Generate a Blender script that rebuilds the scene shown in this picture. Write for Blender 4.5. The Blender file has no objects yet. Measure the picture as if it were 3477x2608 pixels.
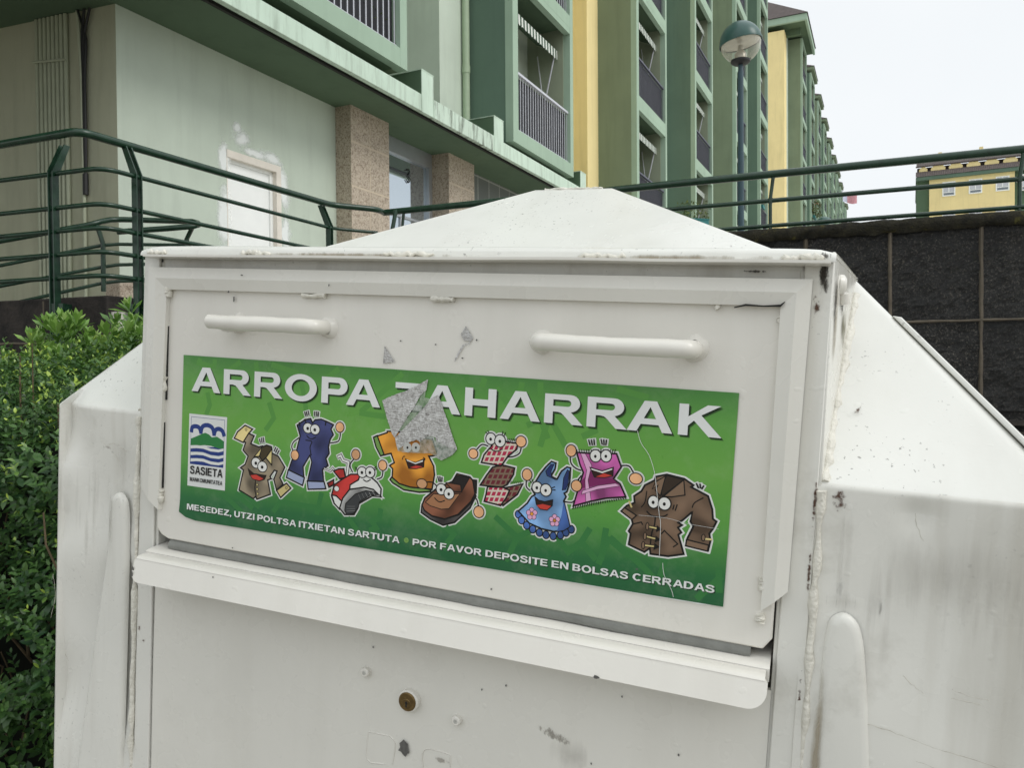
import bpy, bmesh, math, random
from mathutils import Vector, Matrix, noise
from mathutils.geometry import tessellate_polygon
random.seed(7)
scene = bpy.context.scene
COL = scene.collection
R_ = math.radians

# ---------------------------------------------------------------- camera
cam_d = bpy.data.cameras.new('camera')
cam = bpy.data.objects.new('camera', cam_d); COL.objects.link(cam)
RX = Vector((0.999971876, -0.000131223, -0.007498641))      # image right
RD = Vector((-0.007499788, -0.017496337, -0.999818799))     # image down
RF = Vector((0.0, 0.999846919, -0.017496829))               # looking direction
CAM = Vector((0.0, 0.0, 1.545))
mw = Matrix.Identity(4)
for i in range(3):
    mw[i][0] = RX[i]; mw[i][1] = -RD[i]; mw[i][2] = -RF[i]; mw[i][3] = CAM[i]
cam.matrix_world = mw
cam_d.sensor_width = 36.0
cam_d.lens = 36.0 * 2611 / 3477
cam_d.clip_start = 0.05; cam_d.clip_end = 6000
cam_d.dof.use_dof = True
cam_d.dof.focus_distance = 0.84
cam_d.dof.aperture_fstop = 45.0
scene.camera = cam
scene.render.resolution_x = 1024; scene.render.resolution_y = 769

# ---------------------------------------------------------------- world, sun, exposure
SUN_EL, SUN_AZ = R_(40), R_(116)          # azimuth from +Y towards +X
world = bpy.data.worlds.new('World'); scene.world = world
world.use_nodes = True
wn, wl = world.node_tree.nodes, world.node_tree.links
wn.clear()
w_out = wn.new('ShaderNodeOutputWorld'); w_bg = wn.new('ShaderNodeBackground')
w_sky = wn.new('ShaderNodeTexSky'); w_sky.sky_type = 'NISHITA'; w_sky.sun_disc = False
w_sky.sun_elevation = SUN_EL; w_sky.sun_rotation = SUN_AZ
w_tc = wn.new('ShaderNodeTexCoord'); w_no = wn.new('ShaderNodeTexNoise')
w_no.inputs['Scale'].default_value = 2.2; w_no.inputs['Detail'].default_value = 4
w_rp = wn.new('ShaderNodeValToRGB')
w_rp.color_ramp.elements[0].position = 0.3; w_rp.color_ramp.elements[0].color = (7.8, 8.15, 8.35, 1)
w_rp.color_ramp.elements[1].position = 0.72; w_rp.color_ramp.elements[1].color = (8.6, 8.8, 8.9, 1)
w_mx = wn.new('ShaderNodeMix'); w_mx.data_type = 'RGBA'; w_mx.inputs[0].default_value = 0.93
wl.new(w_tc.outputs['Generated'], w_no.inputs['Vector']); wl.new(w_no.outputs['Fac'], w_rp.inputs['Fac'])
wl.new(w_sky.outputs['Color'], w_mx.inputs[6]); wl.new(w_rp.outputs['Color'], w_mx.inputs[7])
w_sp = wn.new('ShaderNodeSeparateXYZ'); wl.new(w_tc.outputs['Generated'], w_sp.inputs[0])
w_mr = wn.new('ShaderNodeMapRange'); w_mr.interpolation_type = 'SMOOTHSTEP'        # an overcast sky is brightest overhead
for i_, v_ in ((1, 0.38), (2, 0.95), (3, 1.0), (4, 1.58)): w_mr.inputs[i_].default_value = v_
wl.new(w_sp.outputs[2], w_mr.inputs[0])
w_vm = wn.new('ShaderNodeVectorMath'); w_vm.operation = 'SCALE'
wl.new(w_mx.outputs[2], w_vm.inputs[0]); wl.new(w_mr.outputs[0], w_vm.inputs['Scale'])
wl.new(w_vm.outputs[0], w_bg.inputs['Color']); w_bg.inputs['Strength'].default_value = 0.10
wl.new(w_bg.outputs[0], w_out.inputs['Surface'])
sun_d = bpy.data.lights.new('sun', 'SUN'); sun = bpy.data.objects.new('sun', sun_d); COL.objects.link(sun)
sun_d.energy = 0.95; sun_d.angle = R_(25); sun_d.color = (1.0, 0.97, 0.92)
sdir = Vector((math.sin(SUN_AZ) * math.cos(SUN_EL), math.cos(SUN_AZ) * math.cos(SUN_EL), math.sin(SUN_EL)))
sun.rotation_euler = sdir.to_track_quat('Z', 'Y').to_euler()
sun.location = sdir * 40
scene.view_settings.view_transform = 'Standard'
try: scene.view_settings.look = 'None'
except Exception: pass
scene.view_settings.gamma = 1.0; scene.view_settings.exposure = 0.22
scene.cycles.max_bounces = 6

# ---------------------------------------------------------------- helpers
def srgb(r, g=None, b=None):
    if g is None: r, g, b = r
    f = lambda c: (c / 255 / 12.92) if c / 255 <= 0.04045 else ((c / 255 + 0.055) / 1.055) ** 2.4
    return (f(r), f(g), f(b), 1.0)

class NT:
    def __init__(s, name):
        s.m = bpy.data.materials.new(name); s.m.use_nodes = True
        s.n = s.m.node_tree.nodes; s.l = s.m.node_tree.links
        s.p = s.n['Principled BSDF']; s.out = s.n['Material Output']
        s.tc = None
    def new(s, t, **kw):
        x = s.n.new(t)
        for k, v in kw.items():
            if k.startswith('_'): setattr(x, k[1:], v)
            else: x.inputs[k.replace('__', ' ')].default_value = v
        return x
    def coord(s, kind='Object', scale=None):
        if s.tc is None: s.tc = s.n.new('ShaderNodeTexCoord')
        o = s.tc.outputs[kind]
        if scale is not None:
            mp = s.n.new('ShaderNodeMapping'); mp.inputs['Scale'].default_value = scale
            s.l.new(o, mp.inputs['Vector']); o = mp.outputs[0]
        return o
    def noise(s, scale, detail=4, rough=0.55, stretch=None, dist=0.0):
        x = s.new('ShaderNodeTexNoise', Scale=scale, Detail=detail, Roughness=rough, Distortion=dist)
        s.l.new(s.coord('Object', stretch), x.inputs['Vector']); return x.outputs['Fac']
    def ramp(s, fac, stops, interp='LINEAR'):
        r = s.n.new('ShaderNodeValToRGB'); r.color_ramp.interpolation = interp
        e = r.color_ramp.elements
        while len(e) < len(stops): e.new(0.5)
        for i, (p, c) in enumerate(stops):
            e[i].position = p; e[i].color = c if not isinstance(c, (int, float)) else (c, c, c, 1)
        s.l.new(fac, r.inputs['Fac']); return r.outputs['Color']
    def mix(s, fac, a, b, mode='MIX'):
        x = s.n.new('ShaderNodeMix'); x.data_type = 'RGBA'; x.blend_type = mode
        for i, v in ((0, fac), (6, a), (7, b)):
            if hasattr(v, 'links'): s.l.new(v, x.inputs[i])
            else: x.inputs[i].default_value = v
        return x.outputs[2]
    def math(s, op, a, b=0.0):
        x = s.n.new('ShaderNodeMath'); x.operation = op
        for i, v in ((0, a), (1, b)):
            if hasattr(v, 'links'): s.l.new(v, x.inputs[i])
            else: x.inputs[i].default_value = v
        return x.outputs[0]
    def bump(s, h, strength=0.2, dist=0.01, prev=None):
        b = s.new('ShaderNodeBump', Strength=strength, Distance=dist)
        s.l.new(h, b.inputs['Height'])
        if prev is not None: s.l.new(prev, b.inputs['Normal'])
        return b.outputs[0]
    def done(s, color=None, rough=None, normal=None, metal=None, spec=None):
        for k, v in (('Base Color', color), ('Roughness', rough), ('Normal', normal), ('Metallic', metal), ('Specular IOR Level', spec)):
            if v is None: continue
            if hasattr(v, 'links'): s.l.new(v, s.p.inputs[k])
            else: s.p.inputs[k].default_value = v
        return s.m

def plain(name, col, rough=0.6, var=0.12, nscale=6.0, bump=0.0, bscale=60, metal=0.0, spec=0.5):
    t = NT(name); c = col
    dk = tuple(x * (1 - var) for x in c[:3]) + (1,); lt = tuple(min(1, x * (1 + var)) for x in c[:3]) + (1,)
    o = t.ramp(t.noise(nscale), [(0.3, dk), (0.7, lt)])
    nm = t.bump(t.noise(bscale, 6), bump, 0.01) if bump else None
    return t.done(o, rough, nm, metal, spec)

def flat(name, col, rough=0.45, spec=0.5):
    t = NT(name); t.done(col, rough, None, 0.0, spec); return t.m

class MB:
    def __init__(s): s.v = []; s.f = []; s.mi = []
    def add(s, vs, fs, mi=0):
        o = len(s.v); s.v.extend([tuple(p) for p in vs])
        s.f.extend([tuple(i + o for i in f) for f in fs]); s.mi.extend([mi] * len(fs)); return s
    def box(s, a, b, mi=0):
        x0, x1 = sorted((a[0], b[0])); y0, y1 = sorted((a[1], b[1])); z0, z1 = sorted((a[2], b[2]))
        return s.add([(x0, y0, z0), (x1, y0, z0), (x1, y1, z0), (x0, y1, z0), (x0, y0, z1), (x1, y0, z1), (x1, y1, z1), (x0, y1, z1)],
                     [(0, 3, 2, 1), (4, 5, 6, 7), (0, 1, 5, 4), (1, 2, 6, 5), (2, 3, 7, 6), (3, 0, 4, 7)], mi)
    def prism(s, poly, fn0, fn1, mi=0):
        """poly extruded between fn0(p) and fn1(p)"""
        n = len(poly); vs = [fn0(p) for p in poly] + [fn1(p) for p in poly]
        tri = tessellate_polygon([[Vector((p[0], p[1], 0)) for p in poly]])
        fs = [tuple(t) for t in tri] + [tuple(i + n for i in reversed(t)) for t in tri]
        fs += [(i, (i + 1) % n, (i + 1) % n + n, i + n) for i in range(n)]
        return s.add(vs, fs, mi)
    def tube(s, path, r, n=10, mi=0, caps=True):
        path = [Vector(p) for p in path]; rs = r if isinstance(r, (list, tuple)) else [r] * len(path)
        vs = []; prev = None
        for i, p in enumerate(path):
            t = (path[min(i + 1, len(path) - 1)] - path[max(i - 1, 0)]).normalized()
            if prev is None:
                a = Vector((0, 0, 1)) if abs(t.z) < 0.9 else Vector((1, 0, 0)); x = t.cross(a).normalized()
            else: x = (prev - t * prev.dot(t)).normalized()
            prev = x; y = t.cross(x)
            for k in range(n):
                a = 2 * math.pi * k / n; vs.append(p + (x * math.cos(a) + y * math.sin(a)) * rs[i])
        fs = []
        for i in range(len(path) - 1):
            for k in range(n): fs.append((i * n + k, i * n + (k + 1) % n, (i + 1) * n + (k + 1) % n, (i + 1) * n + k))
        if caps: fs.append(tuple(range(n - 1, -1, -1))); fs.append(tuple(range((len(path) - 1) * n, len(path) * n)))
        return s.add(vs, fs, mi)
    def lathe(s, prof, c, n=32, mi=0, ax=None):
        """prof: list of (radius, height) around a vertical axis through c"""
        vs = []
        for r, h in prof:
            for k in range(n):
                a = 2 * math.pi * k / n; vs.append((c[0] + r * math.cos(a), c[1] + r * math.sin(a), c[2] + h))
        fs = [(i * n + k, i * n + (k + 1) % n, (i + 1) * n + (k + 1) % n, (i + 1) * n + k) for i in range(len(prof) - 1) for k in range(n)]
        return s.add(vs, fs, mi)
    def grid(s, fn, nu, nv, mi=0):
        vs = [fn(i / nu, j / nv) for j in range(nv + 1) for i in range(nu + 1)]
        fs = [(j * (nu + 1) + i, j * (nu + 1) + i + 1, (j + 1) * (nu + 1) + i + 1, (j + 1) * (nu + 1) + i) for j in range(nv) for i in range(nu)]
        return s.add(vs, fs, mi)
    def build(s, name, mats, parent=None, smooth=None, bevel=None, local=None, label=None, segs=2):
        me = bpy.data.meshes.new(name)
        vs = s.v if local is None else [local(p) for p in s.v]
        me.from_pydata([tuple(p) for p in vs], [], s.f)
        mats = mats if isinstance(mats, (list, tuple)) else [mats]
        for m in mats: me.materials.append(m)
        if len(mats) > 1: me.polygons.foreach_set('material_index', s.mi)
        me.update()
        if bevel is None or True:
            bm = bmesh.new(); bm.from_mesh(me); bmesh.ops.recalc_face_normals(bm, faces=bm.faces[:]) if smooth != 'keep' else None
            bm.to_mesh(me); bm.free()
        if smooth is not None and smooth != 'keep':
            me.shade_smooth(); me.set_sharp_from_angle(angle=R_(smooth))
        o = bpy.data.objects.new(name, me); COL.objects.link(o)
        if parent is not None: o.parent = parent
        if bevel:
            md = o.modifiers.new('edge', 'BEVEL'); md.width = bevel; md.segments = segs; md.limit_method = 'ANGLE'; md.angle_limit = R_(40)
            md.harden_normals = False
            if smooth is None: me.shade_smooth(); me.set_sharp_from_angle(angle=R_(50))
        if label: o['label'] = label
        return o

def tag(o, label=None, cat=None, group=None, kind=None):
    for k, v in (('label', label), ('category', cat), ('group', group), ('kind', kind)):
        if v: o[k] = v
    return o
def thing(name, label, cat, loc=(0, 0, 0), rz=0, group=None):
    o = bpy.data.objects.new(name, None); COL.objects.link(o); o.empty_display_size = 0.2
    o.location = loc; o.rotation_euler = (0, 0, rz); return tag(o, label, cat, group)
def copy_obj(o, parent=None):
    c = o.copy(); COL.objects.link(c); c.parent = parent; return c
def copy_tree(o, parent=None):
    c = copy_obj(o, parent)
    for ch in list(o.children): copy_tree(ch, c)
    return c
def at(px, py, Y):
    """the point at depth Y along the line of sight measured in the photograph (3477 x 2608 px)"""
    d = RX * ((px - 1738.5) / 2611) + RD * ((py - 1304) / 2611) + RF
    return CAM + d * (Y / d.y)
def smooth_pts(p, n=5, closed=False):
    p = [Vector(q) for q in p]; out = []; N = len(p)
    rng = range(N) if closed else range(N - 1)
    for i in rng:
        a = p[(i - 1) % N] if closed or i else p[0]; b = p[i]; c = p[(i + 1) % N]; d = p[(i + 2) % N] if closed or i + 2 < N else p[-1]
        for k in range(n):
            t = k / n
            out.append(0.5 * ((2 * b) + (c - a) * t + (2 * a - 5 * b + 4 * c - d) * t * t + (3 * b - a - 3 * c + d) * t ** 3))
    if not closed: out.append(p[-1])
    return out

# ---------------------------------------------------------------- materials
def paint(name, base, specks=0.0, streak=0.25, rough=0.3):
    t = NT(name)
    b = srgb(base); d = tuple(x * 0.90 for x in b[:3]) + (1,)
    c = t.ramp(t.noise(2.6, 5), [(0.32, d), (0.62, b)])
    dirt = t.noise(1.0, 5, 0.6, (16, 9, 1.1))
    c = t.mix(t.math('MULTIPLY', t.ramp(dirt, [(0.50, 0.0), (0.72, 1.0)]), streak), c, srgb(150, 142, 124))
    grime = t.noise(7.0, 6, 0.7)
    c = t.mix(t.math('MULTIPLY', t.ramp(grime, [(0.60, 0.0), (0.75, 1.0)]), streak * 0.9), c, srgb(140, 134, 118))
    if specks:
        sp = t.ramp(t.noise(210, 2, 0.5), [(0.665, 0.0), (0.70, 1.0)])
        cl = t.ramp(t.noise(9, 3), [(0.46, 0.0), (0.60, 1.0)])
        c = t.mix(t.math('MULTIPLY', t.math('MULTIPLY', sp, cl), specks), c, srgb(92, 90, 84))
    n = t.bump(t.noise(30, 4), 0.10, 0.002)
    n = t.bump(t.noise(300, 3), 0.10, 0.0006, n)
    blob = t.ramp(t.noise(75, 1, 0.3), [(0.73, 0.0), (0.80, 1.0)])
    n = t.bump(blob, 0.22, 0.0010, n)
    rr = t.ramp(t.noise(12, 4), [(0.3, rough * 0.85), (0.7, rough * 1.5)])
    return t.done(c, rr, n, 0.0, 0.45)
M = {}
M['white'] = paint('painted_white_metal', (228, 225, 217), 0.0, 0.08, 0.20)
M['white_door'] = paint('painted_white_door', (225, 223, 215), 0.05, 0.07, 0.24)
M['white_dirty'] = paint('weathered_white_metal', (224, 223, 216), 0.25, 0.34, 0.22)
M['white_roof'] = paint('speckled_white_metal', (228, 228, 222), 0.6, 0.08, 0.20)
M['weld'] = plain('weld_paint', srgb(222, 219, 208), 0.35, 0.06, 40, 0.5, 120)
M['rubber'] = plain('grey_rubber', srgb(122, 123, 118), 0.6, 0.15, 30, 0.2, 200)
M['dark_gap'] = flat('dark_inside', (0.02, 0.02, 0.018, 1), 0.9)
M['brass'] = plain('worn_brass', srgb(112, 92, 58), 0.42, 0.3, 120, 0.1, 300, 0.8)
M['steel'] = plain('galvanised_bolt', srgb(190, 190, 184), 0.4, 0.15, 100, 0.1, 300, 0.3)
M['chip'] = plain('bare_metal_chip', srgb(92, 91, 88), 0.6, 0.3, 200)

def stain(name, col, lo, hi, scale, str_=(1, 1, 1), op=0.9):
    t = NT(name)
    at_ = t.n.new('ShaderNodeAttribute'); at_.attribute_name = 'fall'
    f = t.math('ADD', t.noise(scale, 6, 0.65, str_), t.math('MULTIPLY', t.math('SUBTRACT', at_.outputs['Fac'], 0.5), 0.55))
    a = t.math('MULTIPLY', t.ramp(f, [(lo, 0.0), (hi, 1.0)]), op)
    t.l.new(a, t.p.inputs['Alpha'])
    return t.done(srgb(col), 0.8)
M['stain_black'] = stain('black_mould_stain', (44, 38, 30), 0.46, 0.64, 230, (1.3, 1, .45), 0.85)
M['stain_rust'] = stain('rust_stain', (78, 50, 34), 0.56, 0.72, 260)
M['stain_grey'] = stain('grey_scuff', (128, 122, 112), 0.50, 0.85, 34, (1.6, 1, 0.16), 0.20)
M['stain_green'] = stain('algae_stain', (96, 92, 58), 0.52, 0.74, 120, (2, 1, .3), 0.7)
M['stain_brown'] = stain('brown_streak', (140, 128, 104), 0.40, 0.70, 50, (1, 1, .3), 0.65)
M['stain_line'] = plain('dirty_crack', srgb(178, 174, 163), 0.7, 0.25, 200)
M['streak'] = stain('faint_rain_streak', (140, 135, 125), 0.42, 0.85, 40, (3, 1, 0.12), 0.18)
M['filler'] = stain('white_filler_smear', (238, 242, 240), 0.30, 0.62, 4.5, (1, 1, 1), 0.95)
M['scuff'] = stain('scrape_marks', (130, 124, 114), 0.58, 0.70, 150, (1, 1, .6), 0.5)

# printed colours of the sticker
PR = dict(K=(14, 13, 12), eye=(226, 226, 222), shirt=(132, 120, 100), cream=(222, 204, 140), brown=(66, 56, 34), mouth=(44, 20, 16),
          tongue=(200, 62, 52), denim=(52, 58, 104), cuff=(158, 168, 200), skin=(226, 172, 126), red=(176, 44, 40), greyl=(160, 160, 158),
          tread=(58, 60, 62), orange=(222, 140, 44), green=(116, 156, 78), leather=(122, 74, 52), leatherl=(164, 116, 82), sole=(70, 66, 66),
          inkb=(30, 26, 26), blue=(120, 160, 208), bluem=(64, 98, 164), navy=(32, 50, 104), pink=(228, 170, 204), magenta=(178, 84, 150), purple=(122, 34, 92),
          pinkl=(222, 170, 206), coat=(108, 86, 68), coatl=(128, 104, 84), coatd=(52, 40, 30), paper=(218, 220, 218), navyl=(32, 56, 124), greenl=(42, 122, 62),
          letter=(226, 228, 226), halo=(222, 224, 220), bgd=(86, 147, 65), bgl=(54, 120, 62))
def printed(k, c, var):
    t = NT('print_' + k)
    a = srgb(c); lo = tuple(x * (1 - var) for x in a[:3]) + (1,); hi = tuple(min(0.9, x * (1 + var * 0.9) + 0.02 * var) for x in a[:3]) + (1,)
    col = t.ramp(t.noise(38, 1, 0.4), [(0.36, lo), (0.62, hi)]) if var else a
    return t.done(col, 0.34, None, 0, 0.4)
for k, c in PR.items():
    M[k] = printed(k, c, 0.2 if k in ('skin', 'cream') else 0.5 if k in ('shirt', 'denim', 'orange', 'leather', 'blue', 'magenta', 'coat', 'red', 'skin', 'cream', 'sole', 'greyl', 'bluem') else 0.0)
def plaid(name, c1, c2):
    t = NT(name); sp = t.n.new('ShaderNodeSeparateXYZ'); t.l.new(t.coord('Object'), sp.inputs[0])
    def band(o, freq, ph): return t.math('GREATER_THAN', t.math('SINE', t.math('ADD', t.math('MULTIPLY', o, freq), ph)), -0.55)
    u = t.math('ADD', sp.outputs[0], t.math('MULTIPLY', sp.outputs[2], -0.35))
    w = t.math('ADD', sp.outputs[2], t.math('MULTIPLY', sp.outputs[0], -0.1))
    f = t.math('MULTIPLY', band(u, 1150, 0), band(w, 1050, 1.0))
    return t.done(t.mix(f, srgb(c1), srgb(c2)), 0.34)
M['plaid'] = plaid('print_plaid', (214, 202, 186), (178, 36, 74)); M['plaidd'] = plaid('print_plaid_dark', (128, 108, 88), (104, 26, 40))
t = NT('print_shadow'); t.p.inputs['Alpha'].default_value = 0.42; M['shadow'] = t.done(srgb(18, 40, 20), 0.4)
t = NT('torn_label_paper')
M['silver'] = t.done(t.ramp(t.noise(170, 9, 0.85, (1.5, 1, 1), 0.8), [(0.33, srgb(80, 74, 71)), (0.45, srgb(168, 166, 163)), (0.60, srgb(216, 216, 214))]), 0.35, t.bump(t.noise(160, 4, .6, (1, 1, 3)), 0.7, 0.002), 0.25)
t = NT('label_glue'); t.p.inputs['Alpha'].default_value = 0.5; M['film'] = t.done(t.ramp(t.noise(200, 4), [(0.35, srgb(120, 140, 120)), (0.65, srgb(206, 208, 200))]), 0.4)
t = NT('label_glue_pale'); t.p.inputs['Alpha'].default_value = 0.8; M['filme'] = t.done(srgb(200, 204, 200), 0.4)
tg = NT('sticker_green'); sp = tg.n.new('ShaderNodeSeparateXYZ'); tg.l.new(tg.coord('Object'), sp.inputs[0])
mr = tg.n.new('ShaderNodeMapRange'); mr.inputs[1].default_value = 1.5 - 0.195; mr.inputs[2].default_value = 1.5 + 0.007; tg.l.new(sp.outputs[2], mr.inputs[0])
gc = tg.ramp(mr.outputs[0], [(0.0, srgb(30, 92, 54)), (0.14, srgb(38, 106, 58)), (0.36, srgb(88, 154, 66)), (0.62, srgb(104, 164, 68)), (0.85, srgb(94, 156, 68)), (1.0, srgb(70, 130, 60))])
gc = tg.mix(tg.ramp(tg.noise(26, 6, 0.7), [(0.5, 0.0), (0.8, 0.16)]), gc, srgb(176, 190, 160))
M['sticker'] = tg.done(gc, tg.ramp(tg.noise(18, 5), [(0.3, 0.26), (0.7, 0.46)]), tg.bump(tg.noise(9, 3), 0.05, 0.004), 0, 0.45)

def plaster(name, col, var=0.07, stainy=0.0, stain_col=(60, 62, 50)):
    t = NT(name); a = srgb(col)
    c = t.ramp(t.noise(0.9, 6, 0.6), [(0.3, tuple(x * (1 - var) for x in a[:3]) + (1,)), (0.7, tuple(min(1, x * (1 + var)) for x in a[:3]) + (1,))])
    st = t.ramp(t.noise(1.0, 5, 0.6, (5, 5, 0.5)), [(0.5, 0.0), (0.75, 0.36)])
    c = t.mix(st, c, tuple(x * 0.7 for x in a[:3]) + (1,))
    if stainy:
        s2 = t.ramp(t.noise(1.0, 6, 0.7, (9, 9, 1.2)), [(0.48, 0.0), (0.66, 1.0)])
        c = t.mix(t.math('MULTIPLY', s2, stainy), c, srgb(stain_col))
    n = t.bump(t.noise(70, 6, 0.7), 0.25, 0.01)
    return t.done(c, 0.9, n, 0, 0.2)
M['pl_light'] = plaster('light_green_plaster', (196, 207, 193))
M['pl_frame'] = plaster('pale_green_frame', (160, 182, 163), 0.06)
M['pl_gable'] = plaster('greyish_green_plaster', (178, 180, 158), 0.08, 0.12, (96, 90, 74))
M['pl_teal'] = plaster('teal_green_plaster', (100, 122, 108))
M['pl_sage'] = plaster('sage_green_plaster', (128, 141, 118))
M['pl_yellow'] = plaster('yellow_plaster', (240, 221, 164), 0.05)
M['pl_soffit'] = plaster('dark_green_soffit', (94, 113, 92), 0.06)
M['pl_lip'] = plaster('weathered_green_fascia', (200, 219, 203), 0.06, 0.28, (88, 92, 74))
M['pl_lip_dirty'] = plaster('stained_green_fascia', (200, 217, 202), 0.06, 0.95, (62, 60, 48))
M['pl_fin'] = plaster('dark_green_upstand', (92, 114, 92), 0.06)
M['pl_in'] = plaster('loggia_plaster', (150, 158, 138), 0.06)
M['pipe'] = plain('painted_pipe', srgb(168, 186, 158), 0.5, 0.06)
M['conduit'] = plain('painted_conduit', srgb(166, 172, 150), 0.6, 0.08)
M['bar_navy'] = plain('navy_bar', srgb(84, 86, 100), 0.5, 0.06)
M['white_patch'] = plain('white_filler', srgb(236, 240, 238), 0.9, 0.04)
M['door_white'] = plain('white_door_paint', srgb(244, 246, 244), 0.4, 0.02)
M['door_frame'] = plain('beige_frame', srgb(228, 221, 210), 0.5, 0.08)
M['alu'] = plain('aluminium', srgb(176, 180, 184), 0.35, 0.05, 6, 0, 60, 0.6)
M['bar_light'] = plain('light_grey_bar', srgb(196, 198, 206), 0.4, 0.05)
M['bar_dark'] = plain('dark_blue_shade_backing', srgb(26, 27, 34), 0.7, 0.1)  # near-black tone carries the shade of the loggias behind the railings
M['dark_room'] = plain('dark_room', srgb(40, 42, 40), 0.8, 0.2)
t = NT('window_glass'); t.p.inputs['Metallic'].default_value = 0.85; M['glass'] = t.done(srgb(196, 206, 214), 0.03)
t = NT('far_glass'); M['glass_far'] = t.done(srgb(120, 128, 134), 0.1, None, 0.3)
def awn(name):
    t = NT(name); sp = t.n.new('ShaderNodeSeparateXYZ'); t.l.new(t.coord('Object'), sp.inputs[0])
    f = t.math('GREATER_THAN', t.math('SINE', t.math('MULTIPLY', sp.outputs[0], 46.0)), 0.0)
    return t.done(t.mix(f, srgb(58, 84, 66), srgb(222, 226, 220)), 0.8)
M['awning'] = awn('striped_awning_cloth')
M['awning_under'] = plain('awning_underside', srgb(84, 104, 84), 0.85, 0.1)
t = NT('granite'); vv = t.noise(46, 5, 0.8); v2 = t.noise(16, 3, .6)
c = t.ramp(vv, [(0.36, srgb(92, 80, 68)), (0.46, srgb(172, 158, 142)), (0.62, srgb(198, 186, 168))])
M['granite'] = t.done(t.mix(t.ramp(v2, [(0.55, 0.0), (0.68, 0.55)]), c, srgb(116, 96, 78)), 0.75, t.bump(vv, 0.2, 0.01))
M['mortar'] = plain('pale_mortar', srgb(196, 182, 162), 0.9, 0.08)
t = NT('grey_tile'); br = t.new('ShaderNodeTexBrick', Scale=1.0, Mortar__Size=0.012)
br.inputs['Color1'].default_value = srgb(112, 116, 112); br.inputs['Color2'].default_value = srgb(100, 104, 102); br.inputs['Mortar'].default_value = srgb(164, 166, 160)
br.inputs['Brick Width'].default_value = 0.42; br.inputs['Row Height'].default_value = 0.5; br.offset = 0.0
mp = t.n.new('ShaderNodeMapping'); mp.inputs['Rotation'].default_value = (R_(90), 0, 0); t.l.new(t.coord('Object'), mp.inputs[0]); t.l.new(mp.outputs[0], br.inputs['Vector'])
M['tile'] = t.done(br.outputs['Color'], 0.5)
t = NT('rail_paint'); c = t.ramp(t.noise(14, 5), [(0.3, srgb(22, 48, 34)), (0.7, srgb(36, 66, 48))])
c = t.mix(t.ramp(t.noise(60, 5, 0.7), [(0.66, 0.0), (0.74, 0.5)]), c, srgb(130, 146, 136))
M['rail'] = t.done(c, 0.24, t.bump(t.noise(150, 3), 0.15, 0.002), 0, 0.5)
t = NT('dark_stone'); v1 = t.noise(62, 6, 0.85); t.p.inputs['Coat Weight'].default_value = 0.12; big = t.noise(2.2, 4)
c = t.ramp(v1, [(0.44, srgb(12, 12, 13)), (0.55, srgb(42, 41, 39)), (0.635, srgb(136, 129, 117))])
c = t.mix(t.ramp(big, [(0.35, 0.65), (0.65, 0.0)]), c, srgb(18, 19, 19))
sp_ = t.n.new('ShaderNodeSeparateXYZ'); t.l.new(t.coord('Object'), sp_.inputs[0])
fx = t.math('FLOOR', t.math('DIVIDE', t.math('ADD', sp_.outputs[0], 0.281), 0.645)); fz = t.math('FLOOR', t.math('DIVIDE', t.math('SUBTRACT', sp_.outputs[2], 1.915), 0.75))
wn_ = t.n.new('ShaderNodeTexWhiteNoise'); wn_.noise_dimensions = '1D'; t.l.new(t.math('ADD', fx, t.math('MULTIPLY', fz, 37.0)), wn_.inputs['W'])
c = t.mix(t.math('MULTIPLY', wn_.outputs[0], 0.55), c, srgb(16, 17, 18))
c = t.mix(t.ramp(t.noise(1.0, 5, .65, (7, 7, .7)), [(0.56, 0.0), (0.78, 0.4)]), c, srgb(84, 80, 70))
c = t.mix(t.ramp(t.noise(4.0, 5, .7), [(0.62, 0.0), (0.76, 0.5)]), c, srgb(56, 60, 30))
M['dark_stone'] = t.done(c, 0.55, t.bump(v1, 0.8, 0.02), 0, 0.4)
t = NT('blackened_stone'); v1 = t.noise(5, 6, 0.7); dr = t.noise(1.0, 5, .6, (10, 10, 1.5))
c = t.ramp(v1, [(0.35, srgb(22, 20, 19)), (0.62, srgb(58, 52, 48)), (0.75, srgb(86, 76, 66))])
c = t.mix(t.ramp(dr, [(0.58, 0.0), (0.75, 0.6)]), c, srgb(150, 142, 134))
M['black_stone'] = t.done(c, 0.85, t.bump(t.noise(40, 6), 0.5, 0.02))
M['joint'] = plain('wall_joint', srgb(100, 92, 80), 0.9, 0.25, 9, 0.3, 80)
t = NT('dark_moss'); c = t.ramp(t.noise(9, 5, .7), [(0.35, srgb(18, 17, 13)), (0.6, srgb(44, 41, 26)), (0.72, srgb(88, 84, 38))])
M['moss'] = t.done(c, 0.95, t.bump(t.noise(70, 5), 0.8, 0.02))
M['dome'] = plain('lamp_dome_green', srgb(50, 86, 80), 0.35, 0.06)
M['pole'] = plain('lamp_pole_paint', srgb(46, 72, 82), 0.4, 0.15, 4)
M['black'] = plain('black_plastic', srgb(26, 26, 28), 0.5, 0.1)
t = NT('lamp_globe'); tb = t.new('ShaderNodeBsdfTransparent'); mx = t.new('ShaderNodeMixShader'); lw_ = t.new('ShaderNodeLayerWeight', Blend=0.35)
t.l.new(t.math('ADD', t.math('MULTIPLY', lw_.outputs['Facing'], 0.6), 0.16), mx.inputs[0]); t.l.new(tb.outputs[0], mx.inputs[1]); t.l.new(t.p.outputs[0], mx.inputs[2]); t.l.new(mx.outputs[0], t.out.inputs['Surface'])
M['globe'] = t.done(srgb(226, 224, 212), 0.1)
M['reflector'] = plain('lamp_reflector', srgb(190, 184, 168), 0.3, 0.1, 10, 0, 60, 0.4)
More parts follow.
